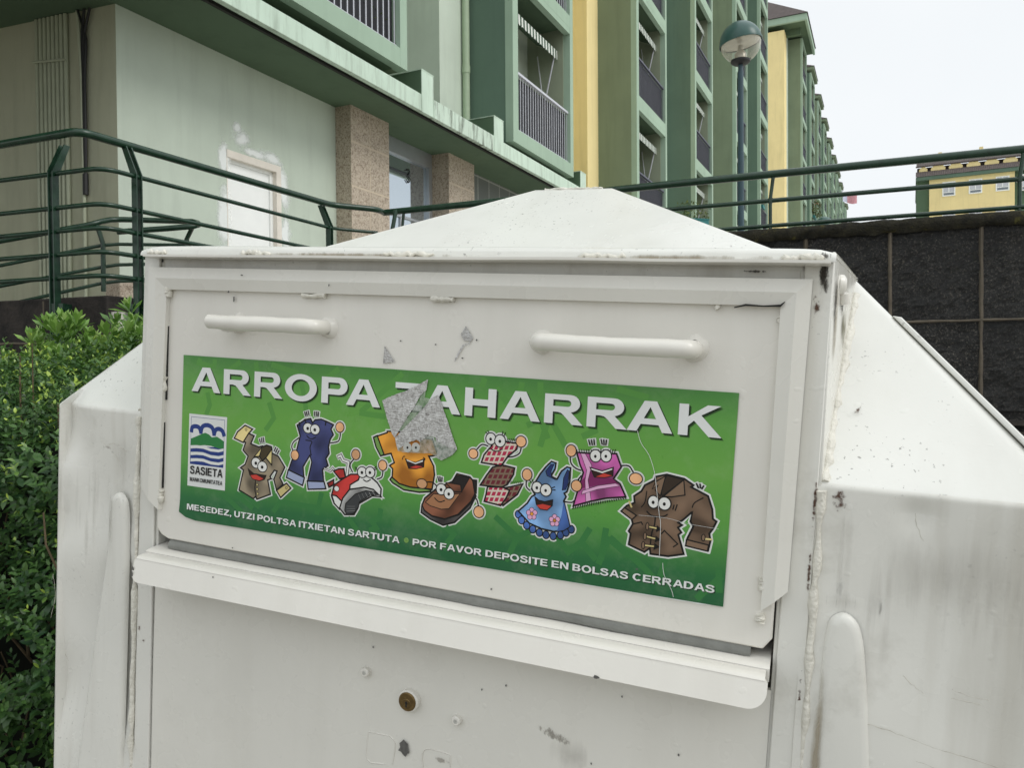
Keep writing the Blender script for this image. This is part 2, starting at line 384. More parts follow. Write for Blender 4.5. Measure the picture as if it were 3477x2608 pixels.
t = NT('roof_tile'); wv = t.new('ShaderNodeTexWave', Scale=2.6, Distortion=0.4); t.l.new(t.coord('Object'), wv.inputs['Vector'])
M['roof'] = t.done(t.mix(t.noise(4, 5), srgb(66, 58, 58), srgb(102, 92, 88)), 0.85, t.bump(wv.outputs['Fac'], 0.6, 0.05))
M['paving'] = plain('concrete_paving', srgb(140, 137, 130), 0.9, 0.12, 3, 0.3, 60)
M['plaza_paving'] = plain('pale_paving', srgb(206, 203, 194), 0.9, 0.1, 3, 0.3, 60)
M['earth'] = plain('earth', srgb(120, 112, 94), 0.95, 0.2, 2)
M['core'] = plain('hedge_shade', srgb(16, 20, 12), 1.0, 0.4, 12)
M['bark'] = plain('twig_bark', srgb(96, 82, 62), 0.9, 0.25, 30)
M['flower_red'] = plain('red_flower', srgb(206, 44, 48), 0.7, 0.2)
M['teal_pot'] = plain('teal_planter', srgb(44, 120, 120), 0.5, 0.1)
M['soil'] = plain('soil', srgb(56, 44, 34), 1, 0.2)
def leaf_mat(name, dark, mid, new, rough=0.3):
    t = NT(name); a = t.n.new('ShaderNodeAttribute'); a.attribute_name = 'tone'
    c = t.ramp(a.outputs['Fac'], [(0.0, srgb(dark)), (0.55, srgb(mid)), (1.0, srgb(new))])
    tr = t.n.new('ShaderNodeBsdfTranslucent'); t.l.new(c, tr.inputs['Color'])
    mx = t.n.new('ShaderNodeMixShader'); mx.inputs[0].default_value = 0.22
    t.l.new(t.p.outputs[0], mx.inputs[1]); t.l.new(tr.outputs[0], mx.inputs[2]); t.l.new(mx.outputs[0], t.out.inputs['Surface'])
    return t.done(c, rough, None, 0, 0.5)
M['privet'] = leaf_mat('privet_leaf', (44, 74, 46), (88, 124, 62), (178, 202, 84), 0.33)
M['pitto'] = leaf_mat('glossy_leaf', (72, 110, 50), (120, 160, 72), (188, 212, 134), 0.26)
M['pot_leaf'] = leaf_mat('pot_leaf', (40, 60, 34), (84, 100, 48), (120, 130, 60), 0.5)
# ================================================================ setting: ground, plaza
BU = Vector((0.931163, -0.358239, -0.067827)).normalized()
BW = Vector((0.0572565, -0.0400473, 0.997557)); BW = (BW - BU * BW.dot(BU)).normalized()
BV = BW.cross(BU).normalized()
BO = Vector((-0.09326676, 0.82143336, 1.53803609))
def uvw(u, v, w): return BO + BU * u + BV * v + BW * w
WALL = [(-9.0, 7.74), (-2.90, 5.53), (-1.83, 7.90), (-1.40, 8.19), (12.0, 2.64)]       # line of the retaining walls
gp = uvw(0, 0.5, -1.5)
def street_z(x, y): return gp.z - (BW.x * (x - gp.x) + BW.y * (y - gp.y)) / BW.z
m = MB(); m.add([(-3000, -3000, -3.0), (3000, -3000, -3.0), (3000, 3000, -3.0), (-3000, 3000, -3.0)], [(0, 1, 2, 3)])
tag(m.build('ground', M['earth']), kind='structure')
m = MB(); pts = [(-14, -16), (16, -16), (16, 1.0), (12.0, 2.7), (-1.40, 8.25), (-1.83, 7.96), (-2.90, 5.6), (-9, 7.8), (-14, 9.6)]
m.prism(pts, lambda p: (p[0], p[1], street_z(*p)), lambda p: (p[0], p[1], street_z(*p) - 0.3))
tag(m.build('pavement', M['paving']), kind='structure')
m = MB(); pts = [(-60, 26.4), (-9.0, 7.86), (-2.90, 5.66), (-1.83, 8.02), (-1.40, 8.31), (12.0, 2.76), (60, -17), (400, -17), (400, 420), (-400, 420), (-400, 26.4)]
m.prism(pts, lambda p: (p[0], p[1], 2.0), lambda p: (p[0], p[1], 1.7))
tag(m.build('plaza', M['plaza_paving']), kind='structure')

# ================================================================ clothing bin
BIN = thing('clothing_bin', 'white painted metal clothes recycling bin with two bar handles and a green cartoon sticker', 'clothing bin')
bl = uvw(0, 0.5, -1.5)
bm4 = Matrix.Identity(4)
for i in range(3): bm4[i][0] = BU[i]; bm4[i][1] = BV[i]; bm4[i][2] = BW[i]; bm4[i][3] = bl[i]
BIN.matrix_world = bm4
bloc = lambda p: (p[0], p[1] - 0.5, p[2] + 1.5)
def bpart(m, name, mats, parent=None, **kw):
    return m.build(name, mats, parent or BIN, local=bloc, **kw)

# body: a loft of rounded rectangles, dented sheet metal
def body_row(w):
    f0 = -0.07
    if w <= 0.13:
        if w < f0 - 0.002: vf, k = 0.0, 0.0
        elif w < f0 + 0.002:
            q = (w - f0 + 0.002) / 0.004; vf = 0.002 * q * q; k = 0.01 * q * q
        else: vf = w - f0; k = (w - f0) / 0.2
        return 0.549 + (0.424 - 0.549) * k, 0.60 + (0.424 - 0.60) * k, vf, 0.015 * (1 - k) + 0.008 * k
    k = (w - 0.13) / 0.168
    h = 0.424 + (0.066 - 0.424) * k
    return h, h, 0.2 + 0.298 * k, 0.008 * (1 - k) + 0.001
DENT = [(-0.47, -0.42, 0.06, 0.006), (-0.50, -0.26, 0.035, -0.003), (-0.44, -0.16, 0.045, 0.004), (0.50, -0.22, 0.05, 0.004), (0.56, -0.15, 0.035, 0.004), (0.53, -0.38, 0.05, -0.003), (-0.43, -0.29, 0.018, 0.006), (-0.425, -0.345, 0.02, -0.003), (-0.53, -0.23, 0.025, 0.004), (-0.535, -0.155, 0.02, -0.003), (-0.545, -0.075, 0.030, 0.010), (-0.535, -0.125, 0.035, 0.006), (-0.512, -0.055, 0.022, -0.004), (-0.54, -0.45, 0.035, 0.007), (-0.425, -0.33, 0.03, 0.006), (-0.47, -0.20, 0.04, 0.004), (-0.50, -0.33, 0.05, 0.003), (0.478, -0.088, 0.009, 0.004), (0.50, -0.16, 0.05, 0.004), (0.565, -0.35, 0.06, 0.004), (0.44, -0.28, 0.05, -0.002), (0.53, -0.26, 0.03, 0.002)]
rows = [-1.5, -1.2, -0.9] + [-0.7 + 0.0125 * i for i in range(49)] + [-0.088 + 0.002 * i for i in range(18)] + [-0.05 + 0.0125 * i for i in range(14)] + [0.121, 0.1255, 0.13, 0.1345, 0.14, 0.16, 0.18, 0.2, 0.22, 0.24, 0.26, 0.275, 0.285, 0.291, 0.295, 0.298]
rows = sorted(set(round(r, 4) for r in rows))
NF = 150
def body_pts(w):
    hl, hr, vf, r = body_row(w); vb = 1.0 - vf; r = min(r, (vb - vf) / 2 - 0.0005, hl - 0.001)
    out = []
    for i in range(NF + 1):
        u = -hl + r + (hl + hr - 2 * r) * i / NF
        v = vf
        if abs(u) < 0.389 and w < 0.128: v += 0.10
        else:
            d = 1.5 * sum(a * math.exp(-((u - x) ** 2 + (w - z) ** 2) / (2 * s * s)) for x, z, s, a in DENT) if w > -0.75 else 0
            d += 0.0016 * noise.noise(Vector((u * 9, w * 9, 3))) + 0.0012 * noise.noise(Vector((u * 3, w * 3, 7)))
            v += d
        out.append((u, v, w))
    for cx_, cy_, a0 in ((hr - r, vf + r, -90), (hr - r, vb - r, 0), (-hl + r, vb - r, 90), (-hl + r, vf + r, 180)):
        for k in range(1, 7):
            a = R_(a0 + 15 * k); out.append((cx_ + r * math.cos(a), cy_ + r * math.sin(a), w))
    return out[:-1]
m = MB(); P = [body_pts(w) for w in rows]; n = len(P[0])
m.add([p for r in P for p in r], [(j * n + i, j * n + (i + 1) % n, (j + 1) * n + (i + 1) % n, (j + 1) * n + i) for j in range(len(P) - 1) for i in range(n)] + [tuple(range((len(P) - 1) * n, len(P) * n))])
for k, f in enumerate(m.f):
    z = sum(m.v[i][2] for i in f) / len(f); m.mi[k] = 1 if z > -0.068 else 0
bpart(m, 'body', [M['white_dirty'], M['white_roof']], smooth=32)
# folded seam flange along the right hip and ridge seam on the roof
m = MB(); hip = lambda k: Vector((0.424 + 0.176 * k, 0.2 - 0.2 * k, 0.13 - 0.2 * k)); nn = Vector((0.75, 0.0, 0.66)).normalized() * 0.0052
pa = [hip(0.20), hip(0.225) + nn, hip(0.855) + nn, hip(0.88)]
bk = Vector((0, 0.022, 0))
m.add(pa + [p + bk for p in pa], [(0, 1, 2, 3), (7, 6, 5, 4), (0, 4, 5, 1), (1, 5, 6, 2), (2, 6, 7, 3), (3, 7, 4, 0)])
bpart(m, 'seam_flange', M['white_roof'], bevel=0.0015)
m = MB(); m.tube(smooth_pts([(-0.05 + 0.1 * i / 8, 0.5 + 0.002 * math.sin(i * 2.1), 0.2985 + 0.002 * random.random()) for i in range(9)], 3), [0.0012 + 0.002 * random.random() for _ in range(25)], 8)
bpart(m, 'ridge_seam', M['weld'], smooth=60)

# chute housing: front frame, side cheeks, lid
m = MB()
m.add([(s * x, v, w) for s in (-1, 1) for x, v, w in ()], [])
for s in (-1, 1):
    m.prism([(0, -1.5), (0, 0.128), (1, 0.128), (1, -1.5)], lambda p, s=s: (s * (0.372 + 0.0245 * p[0]), 0.0, p[1]), lambda p, s=s: (s * (0.372 + 0.0245 * p[0]), 0.004, p[1]))
    m.box((s * 0.3685, 0.0041, -1.5), (s * 0.3745, 0.11, 0.12))                         # inner reveals
m.box((-0.372, 0.005, 0.088), (0.372, 0.009, 0.1275))
bpart(m, 'front_frame', M['white_dirty'], bevel=0.0012)
for s in (-1, 1):
    m = MB()
    a = [(s * 0.3966, 0.0005, 0.136), (s * 0.4245, 0.205, 0.134), (s * 0.3990, 0.0005, -0.075)]
    b = [(x - s * 0.003, v, w) for x, v, w in a]
    m.add(a + b, [(0, 1, 2), (5, 4, 3), (0, 3, 4, 1), (1, 4, 5, 2), (2, 5, 3, 0)])
    bpart(m, 'cheek_plate', M['white_dirty'], bevel=0.001)
prof = [(0.22, 0.1372), (0.01, 0.1393), (0.001, 0.1388), (-0.004, 0.1365), (-0.0058, 0.133), (-0.006, 0.1268), (-0.003, 0.1268), (-0.003, 0.131), (0.22, 0.131)]
m = MB(); NX = 60
def lidp(i, p):
    f = i / NX; u = -0.3972 + 0.7945 * f; k = max(0, p[0]) / 0.2
    e = min(f, 1 - f); dz = -0.004 * math.exp(-e * 90) if p[1] > 0.132 else 0
    return (u + (u / 0.397) * 0.027 * k, p[0] + 0.0006 * noise.noise(Vector((u * 14, p[1] * 50, 0))), p[1] + dz + 0.0009 * noise.noise(Vector((u * 6, 5, 0))))
m.grid(lambda a, b: lidp(round(a * NX), prof[round(b * (len(prof) - 1))]), NX, len(prof) - 1)
bpart(m, 'lid', M['white_roof'], smooth=40)
m = MB()
m.grid(lambda a, b: (-0.3765 + 0.7695 * a, -0.0185 + 0.018 * (1 - abs(math.cos(math.pi * (b * 2)))) * 0 + (-0.0035 if b in (0.25, 0.5) else 0) + (0.0255 if b in (0, 1.0) else 0), [0.1267, 0.1262, 0.1236, 0.1230, 0.1230][round(b * 4)] + 0.0012 * noise.noise(Vector((a * 5, 1, 1)))), 50, 4)
bpart(m, 'drip_strip', M['white'], smooth=50)
random.seed(77)
for u0, u1 in ((-0.384, -0.355), (-0.242, -0.200), (-0.052, 0.008), (0.165, 0.212), (0.352, 0.388)):
    m = MB(); n_ = 14; pth = [(u0 + (u1 - u0) * k / n_, -0.0075, 0.1292 + random.uniform(-.0008, .0022)) for k in range(n_ + 1)]
    m.tube(pth, [0.0012] + [random.uniform(.0015, .0034) for _ in range(n_ - 1)] + [0.001], 8); bpart(m, 'sealant_bead', M['weld'], smooth=70)
# hatch with mitred folded trim
m = MB()
m.prism([(-0.3655, 0.105), (0.3670, 0.105), (0.3670, -0.2155), (0.3595, -0.2265), (-0.346, -0.2235), (-0.357, -0.2195), (-0.3655, -0.2115)], lambda p: (p[0], -0.002 + 0.0008 * noise.noise(Vector((p[0] * 9, p[1] * 9, 0))), p[1]), lambda p: (p[0], 0.012, p[1]))
hatch = bpart(m, 'hatch', M['white'], bevel=0.0018)
m = MB()
def facet(a, b, c, d, va, vb): # outer edge a-b, inner edge d-c
    m.add([(a[0], va, a[1]), (b[0], va, b[1]), (c[0], vb, c[1]), (d[0], vb, d[1])], [(0, 1, 2, 3)])
def trim(o0, o1, i0, i1):
    md0 = ((o0[0] + i0[0]) / 2, (o0[1] + i0[1]) / 2); md1 = ((o1[0] + i1[0]) / 2, (o1[1] + i1[1]) / 2)
    facet(o0, o1, o1, o0, -0.001, -0.0085); facet(o0, o1, md1, md0, -0.0085, -0.0115); facet(md0, md1, i1, i0, -0.0115, -0.0085); facet(i0, i1, i1, i0, -0.0085, -0.0015)
trim((-0.381, 0.1120), (0.3795, 0.1110), (-0.3515, 0.0855), (0.3545, 0.0868))
trim((0.3795, 0.1110), (0.3775, -0.168), (0.3545, 0.0868), (0.3555, -0.1895))
trim((-0.384, -0.163), (-0.381, 0.1120), (-0.357, -0.187), (-0.3515, 0.0855))
m.add([(0.3775, -0.001, -0.168), (0.3775, -0.0085, -0.168), (0.3555, -0.0085, -0.1895), (0.3555, -0.0015, -0.1895)], [(0, 1, 2, 3)])
m.add([(-0.384, -0.001, -0.163), (-0.384, -0.0085, -0.163), (-0.357, -0.0085, -0.187), (-0.357, -0.0015, -0.187)], [(0, 1, 2, 3)])
bpart(m, 'hatch_trim', M['white_door'], hatch, smooth=12)
m = MB()
for x, z, l, r in ((-0.352, 0.083, 0.012, 0.005), (-0.355, -0.03, 0.018, 0.0035), (-0.357, -0.17, 0.016, 0.004), (0.3555, -0.165, 0.008, 0.004), (0.355, -0.197, 0.007, 0.0045), (0.30, 0.086, 0.006, 0.003), (0.3545, 0.075, 0.006, 0.003)):
    m = MB()
    if l: m.tube(smooth_pts([(x + random.uniform(-.001, .001), -0.005, z + l * (k / 4 - .5)) for k in range(5)], 2), [r * random.uniform(.7, 1.15) for k in range(9)], 8); bpart(m, 'weld_spot', M['weld'], hatch, smooth=60)
for x, l in ((-0.14, 0.03), (0.02, 0.026)):
    m = MB(); m.tube(smooth_pts([(x + l * (k / 4 - .5), -0.006, 0.0835 + random.uniform(-.001, .001)) for k in range(5)], 2), [0.0035 * random.uniform(.6, 1.1) for k in range(9)], 8); bpart(m, 'weld_spot', M['weld'], hatch, smooth=60)
m = MB(); m.box((-0.3535, -0.0042, -0.05), (-0.3524, -0.002, 0.075)); m.box((-0.3560, -0.0042, -0.160), (-0.3548, -0.002, -0.045)); bpart(m, 'seam_gap', M['dark_gap'], hatch)
m = MB(); m.tube([(0.315, -0.0105, 0.0842), (0.325, -0.0108, 0.0868), (0.34, -0.0108, 0.0862), (0.3545, -0.0108, 0.0870), (0.358, -0.0108, 0.0905)], [0.0006, 0.0011, 0.0007, 0.0012, 0.0004], 6); bpart(m, 'seam_crack', M['dark_gap'], hatch)
# bar handles
def handle(u0, u1, w, cut):
    mm = MB(); r = 0.0086
    if cut: path = [Vector((u0, -0.0285, w)), Vector((u0 + 0.0015, -0.0285, w))] + [Vector((u0 + 0.002 + (u1 - 0.030 - u0) * k / 30, -0.0285, w)) for k in range(31)]
    else: path = smooth_pts([(u0 + 0.009, -0.004, w), (u0 + 0.010, -0.016, w), (u0 + 0.014, -0.026, w), (u0 + 0.026, -0.0285, w), ((u0 + u1) / 2, -0.029, w - 0.001)], 6) + [Vector((u1 - 0.03, -0.0285, w))]
    path += smooth_pts([(u1 - 0.024, -0.0285, w), (u1 - 0.014, -0.026, w), (u1 - 0.010, -0.016, w), (u1 - 0.009, -0.004, w)], 5)
    path = [p + Vector((0, 0.0006 * noise.noise(p * 60), 0.0007 * noise.noise(p * 40 + Vector((5, 0, 0))))) for p in path]
    mm.tube(path, [r * (0.86 if cut and k == 0 else 1) * (1 + 0.07 * noise.noise(p * 50)) for k, p in enumerate(path)], 18)
    if cut: mm.tube([(u0 + 0.022, -0.003, w - .002), (u0 + 0.022, -0.026, w - .002)], 0.0088, 14)
    for u in (u0 + (0.022 if cut else 0.009), u1 - 0.009):
        vs = []
        mm.add([(u + (0.0112 + 0.003 * noise.noise(Vector((a, u * 9, 0)))) * math.cos(a) * k[0], k[1], w + (0.0112 + 0.003 * noise.noise(Vector((a + 3, u * 9, 0)))) * math.sin(a) * k[0]) for k in ((1.15, -0.002), (1.0, -0.005), (0.72, -0.009)) for a in [2 * math.pi * q / 20 for q in range(20)]],
               [(j * 20 + q, j * 20 + (q + 1) % 20, (j + 1) * 20 + (q + 1) % 20, (j + 1) * 20 + q) for j in range(2) for q in range(20)])
    return bpart(mm, 'handle', M['white'], hatch, smooth=50)
handle(-0.2675, -0.113, 0.0485, True); handle(0.122, 0.291, 0.0445, False)
# rubber flap, shelf, lower door
m = MB()
m.grid(lambda a, b: (-0.345 + 0.694 * a, 0.002 - 0.005 * math.sin(b * 1.9) + 0.0012 * noise.noise(Vector((a * 9, b, 2))), -0.2225 - 0.0125 * b + 0.0012 * noise.noise(Vector((a * 6, b * 2, 0)))), 70, 6)
m.grid(lambda a, b: (-0.345 + 0.694 * a, 0.0045 - 0.005 * math.sin(b * 1.9) + 0.0012 * noise.noise(Vector((a * 9, b, 2))), -0.2225 - 0.0125 * b + 0.0012 * noise.noise(Vector((a * 6, b * 2, 0)))), 70, 6)
bpart(m, 'rubber_flap', M['rubber'], smooth=60)
m = MB()
prof = [(0.05, -0.2325), (0.02, -0.2340), (-0.006, -0.2362), (-0.0135, -0.2370), (-0.0160, -0.2385), (-0.0162, -0.25), (0.05, -0.25)]
m.grid(lambda a, b: (-0.3675 + 0.7345 * a, prof[round(b * 6)][0], prof[round(b * 6)][1] + 0.0004 * noise.noise(Vector((a * 20, b, 0)))), 40, 6)
shelf = bpart(m, 'shelf', M['white'], smooth=50)
rc = 0.014
lipoly = [(-0.364, -0.242), (0.364, -0.242)]
lipoly += [(0.3665, -0.245)] + [(0.3665 - rc * 1.2 + rc * 1.2 * math.cos(R_(a)), -0.2672 + rc * 1.15 - rc * 1.15 * math.sin(R_(a))) for a in range(0, 91, 10)]
lipoly += [(-0.366 + rc - rc * math.sin(R_(a)), -0.2690 + rc - rc * math.cos(R_(a))) for a in range(0, 91, 10)] + [(-0.366, -0.246)]
lv_ = lambda z: -0.0325 - 0.010 * (-0.242 - z) / 0.03
m = MB(); m.prism(lipoly, lambda p: (p[0], lv_(p[1]), p[1]), lambda p: (p[0], lv_(p[1]) + 0.003, p[1]))
nose = [(-0.0166, -0.2394), (-0.022, -0.2393), (-0.029, -0.2396), (-0.0318, -0.2406), (-0.0334, -0.2428), (-0.031, -0.2440), (-0.028, -0.2425), (-0.0166, -0.2425)]
m.grid(lambda a, b: (-0.364 + 0.728 * a, nose[round(b * 7) % 8][0], nose[round(b * 7) % 8][1]), 30, 7)
bpart(m, 'shelf_lip', M['white'], shelf, smooth=40)
m = MB()
m.grid(lambda a, b: (-0.3692 + 0.7384 * a, 0.0025 + 0.0012 * noise.noise(Vector((a * 4, b * 5, 0))), -1.45 + 1.185 * b), 40, 60)
m.grid(lambda a, b: (-0.3692 + 0.7384 * a, 0.008, -1.45 + 1.185 * b), 2, 2)
door = bpart(m, 'lower_door', M['white_door'], smooth=60)
m = MB()
def disc(mm, u, w, rad, v0, v1, n=28, mi=0, bev=0.0012):
    pr = [(rad, v0), (rad, v1 + bev), (rad - bev, v1), (0.0004, v1)]
    mm.add([(u + r * math.cos(2 * math.pi * k / n), v, w + r * math.sin(2 * math.pi * k / n)) for r, v in pr for k in range(n)],
           [(j * n + k, j * n + (k + 1) % n, (j + 1) * n + (k + 1) % n, (j + 1) * n + k) for j in range(3) for k in range(n)], mi)
disc(m, -0.001, -0.354, 0.0122, 0.003, -0.0055, mi=1); disc(m, -0.0012, -0.354, 0.0105, 0.0, -0.0070)
disc(m, -0.0012, -0.3555, 0.0058, 0.0, -0.0077)
m.box((-0.0021, -0.00785, -0.3592), (-0.0005, -0.0076, -0.3528), 2); m.box((-0.0026, -0.00785, -0.3555), (0.0002, -0.0076, -0.3538), 2)
bpart(m, 'lock_cylinder', [M['brass'], M['white'], M['dark_gap']], door, smooth=40)
for u, w in ((-0.0575, -0.334), (0.0565, -0.3635)):
    m = MB(); disc(m, u, w, 0.0052, 0.003, -0.0045, 20); disc(m, u, w, 0.0026, 0.0, -0.0048, 6, 1, 0.0002)
    bpart(m, 'bolt', [M['white'], M['steel']], door, smooth=40)
# outlines of old stickers painted over
def ridge(pts, r, name, mat, par=None, v=0.0022):
    mm = MB(); q = smooth_pts([(a, v, b) for a, b in pts], 4); q = [p + Vector((random.uniform(-.0003, .0003), 0, random.uniform(-.0003, .0003))) for p in q]
    mm.tube(q, [r * random.uniform(.6, 1.2) for _ in q], 6); return bpart(mm, name, mat, par, smooth=60)
for sq in ([(-0.053, -0.4035), (-0.02, -0.4042), (-0.0205, -0.433)], [(0.018, -0.43), (0.0185, -0.4065), (0.047, -0.4048), (0.0500, -0.408), (0.0495, -0.428)], [(-0.053, -0.4035), (-0.0528, -0.4355), (-0.03, -0.4352)]):
    ridge(sq, 0.0006, 'sticker_outline', M['white'], door)
def crack(pts, name='paint_crack', r=0.00045, v=-0.001, mat='stain_line', par=None):
    mm = MB(); q = smooth_pts([(x, v, z) for x, z in pts], 6); q = [p + Vector((random.uniform(-.0006, .0006), 0, random.uniform(-.0006, .0006))) for p in q]
    mm.tube(q, [r * random.uniform(.2, .8) for _ in q], 5); return bpart(mm, name, M[mat], par, smooth=60)
for pts in ([(0.449, -0.276), (0.47, -0.279), (0.495, -0.284), (0.52, -0.287), (0.555, -0.291)], [(0.41, -0.262), (0.425, -0.264), (0.437, -0.266)], [(0.475, -0.228), (0.486, -0.236), (0.492, -0.240)], [(0.512, -0.232), (0.528, -0.235), (0.54, -0.235)], [(0.512, -0.239), (0.535, -0.241)], [(0.49, -0.30), (0.51, -0.304), (0.52, -0.307)], [(0.475, -0.085), (0.476, -0.095), (0.482, -0.108)],
            [(-0.462, -0.112), (-0.452, -0.115), (-0.440, -0.113), (-0.428, -0.117), (-0.418, -0.121)], [(-0.446, -0.131), (-0.438, -0.130), (-0.43, -0.134)], [(-0.52, -0.405), (-0.514, -0.412)], [(-0.545, -0.30), (-0.54, -0.33), (-0.548, -0.36)]):
    crack(pts)
# weld beads and pressed ribs
def bead(pts, r, step=0.006):
    mm = MB(); q = smooth_pts(pts, 40); path = [q[0]]
    for p in q:
        if (p - path[-1]).length > step: path.append(p)
    path = [p + Vector((random.uniform(-.0008, .0008), random.uniform(-.0006, .0006), 0)) for p in path]
    mm.tube(path, [r * random.choice((0.55, .75, .9, 1.0, 1.15, 1.35)) for _ in path], 8)
    return bpart(mm, 'weld_bead', M['weld'], smooth=70)
bead([(0.3995, 0.0, -0.075), (0.3995, 0.0, -0.6), (0.3995, 0.0, -1.2)], 0.0034)
bead([(-0.400, 0.0, -0.075), (-0.401, 0.0, -0.6), (-0.401, 0.0, -1.2)], 0.0034)
bead([(0.4005, 0.004, -0.068), (0.409, 0.075, 0.004), (0.424, 0.186, 0.114)], 0.0046, 0.005)
bead([(-0.4005, 0.004, -0.068), (-0.409, 0.075, 0.004), (-0.424, 0.186, 0.114)], 0.004, 0.005)
def rib(pts, name='pressed_rib'):
    q = smooth_pts([(a, 0, b) for a, b in pts], 4); n = len(q); mm = MB()
    c = Vector((sum(p.x for p in q) / n, 0, sum(p.z for p in q) / n))
    def ins(i, d):
        t = (q[min(i + 1, n - 1)] - q[max(i - 1, 0)]).normalized(); nn = Vector((-t.z, 0, t.x))
        if nn.dot(c - q[i]) < 0: nn = -nn
        return q[i] + nn * d
    lv = [(0, 0.002), (0.0012, -0.0016), (0.004, -0.0036), (0.008, -0.0044)]
    for d, v in lv:
        for i in range(n): p = ins(i, d); mm.v.append((p.x, v, p.z))
    for j in range(len(lv) - 1):
        for i in range(n - 1): mm.f.append((j * n + i, j * n + i + 1, (j + 1) * n + i + 1, (j + 1) * n + i)); mm.mi.append(0)
    b = (len(lv) - 1) * n
    tri = tessellate_polygon([[Vector((mm.v[b + i][0], mm.v[b + i][2], 0)) for i in range(n)]])
    for tt in tri: mm.f.append(tuple(b + i for i in tt)); mm.mi.append(0)
    return bpart(mm, name, M['white_dirty'], smooth=50)
rib([(0.404, -0.60), (0.4085, -0.326), (0.4095, -0.232), (0.412, -0.200), (0.415, -0.188), (0.4245, -0.1816), (0.434, -0.186), (0.440, -0.197), (0.4455, -0.226), (0.4555, -0.315), (0.480, -0.60)])
rib([(-0.415, -0.62), (-0.413, -0.40), (-0.4125, -0.24), (-0.4145, -0.195), (-0.4205, -0.180), (-0.431, -0.1752), (-0.4405, -0.181), (-0.444, -0.195), (-0.4485, -0.25), (-0.455, -0.30), (-0.505, -0.62)])
m = MB(); m.tube([(0.4015, 0.055, 0.112), (0.4065, 0.056, 0.112), (0.4095, 0.056, 0.112)], [0.010, 0.0095, 0.006], 16); m.tube([(0.4075, 0.058, 0.104), (0.4085, 0.06, 0.094)], 0.005, 10)
bpart(m, 'hinge_pin', M['white'], smooth=50)
# paint chips, scrapes, stains (thin marks with a shape of their own on the paint)
def chip(mm, u, w, a, b, v, n=9):
    vs = [(u + a * random.uniform(.5, 1.1) * math.cos(2 * math.pi * k / n), v, w + b * random.uniform(.5, 1.1) * math.sin(2 * math.pi * k / n)) for k in range(n)]
    mm.add(vs, [tuple(range(n))])
m = MB(); random.seed(3)
for u, w, a, b in ((-0.2535, 0.0845, .0016, .002), (-0.2530, 0.0785, .0014, .0014), (-0.2531, 0.0765, .0014, .0014), (-0.2532, 0.0745, .0013, .0013), (-0.235, 0.104, .002, .0014), (-0.116, 0.095, .001, .0016)):
    m = MB(); chip(m, u, w, a, b, -0.0128 if w > 0.08 else -0.0042); bpart(m, 'paint_chip', M['chip'])
for u, w in ((-0.029, -0.002 + .04), (0.013, 0.036), (-0.245, -0.2195), (0.24, -0.17), (0.09, -0.2145), (0.045, 0.0235), (0.06, 0.043)): m = MB(); chip(m, u, w, .0013, .0011, -0.0036); bpart(m, 'paint_chip', M['chip'])
for u, w in ((0.205, -0.375), (0.232, -0.30), (0.315, -0.41), (-0.05, -0.305), (0.11, -0.315), (0.083, -0.325), (0.29, -0.345)): m = MB(); chip(m, u, w, .0010, .0016, 0.0008); bpart(m, 'paint_chip', M['chip'])
for u, w, a, b in ((-0.3645, -0.2545, .0025, .0035), (-0.3638, -0.2605, .0022, .004), (-0.245, -0.2465, .0012, .0012), (0.215, -0.2668, .004, .0022)): m = MB(); chip(m, u, w, a, b, lv_(w) - 0.0009); bpart(m, 'paint_chip', M['chip'])
m = MB(); chip(m, -0.0055, -0.4105, .008, .0105, 0.0006, 14)
bpart(m, 'paint_chip', M['chip'])
m = MB(); mm2 = MB()
m.add([(-0.0485, -0.0035, 0.0318), (-0.0350, -0.0035, 0.0150), (-0.0495, -0.0035, 0.0125)], [(0, 1, 2)]); bpart(m, 'sticker_scrap', M['silver'], hatch); m = MB()
m.add([(0.0415, -0.0035, 0.048), (0.047, -0.0035, 0.057), (0.056, -0.0035, 0.045), (0.05, -0.0035, 0.036), (0.052, -0.0035, 0.042), (0.046, -0.0035, 0.0415)], [(0, 1, 2, 3, 4, 5)])
m.add([(0.052, -0.0036, 0.040), (0.046, -0.0036, 0.036), (0.036, -0.0036, 0.0185), (0.0365, -0.0036, 0.023), (0.044, -0.0036, 0.037)], [(0, 1, 2, 3, 4)])
bpart(m, 'sticker_scrap', M['silver'], hatch)
def stainp(u, w, a, b, rot, mat, name, v=-0.0009, plane=None, n=20, par=None):
    mm = MB(); c, s = math.cos(R_(rot)), math.sin(R_(rot)); K = 5
    vs = [(u, v, w)]; fall = [1.0]
    for j in range(1, K + 1):
        for k in range(n):
            x = a * j / K * math.cos(2 * math.pi * k / n); y = b * j / K * math.sin(2 * math.pi * k / n)
            vs.append((u + x * c - y * s, v, w + x * s + y * c)); fall.append(1 - j / K)
    if plane: vs = [plane(*q) for q in vs]
    fs = [(0, 1 + k, 1 + (k + 1) % n) for k in range(n)] + [(1 + (j - 1) * n + k, 1 + j * n + k, 1 + j * n + (k + 1) % n, 1 + (j - 1) * n + (k + 1) % n) for j in range(1, K) for k in range(n)]
    mm.add(vs, fs); o = bpart(mm, name, M[mat], par)
    at_ = o.data.attributes.new('fall', 'FLOAT', 'POINT'); at_.data.foreach_set('value', fall)
    o.visible_shadow = True
    return o
slope = lambda u, v, w: (u, 0.07 + w + v * 0.7, w - v * 0.7) if True else None
slp = lambda u, v, w: (u, (w + 0.07) - 0.0022, w + 0.0022)
chk = lambda u, v, w: (0.3966 + 0.0012 + (u - 0.3966) * 0.138, u - 0.3966, w)
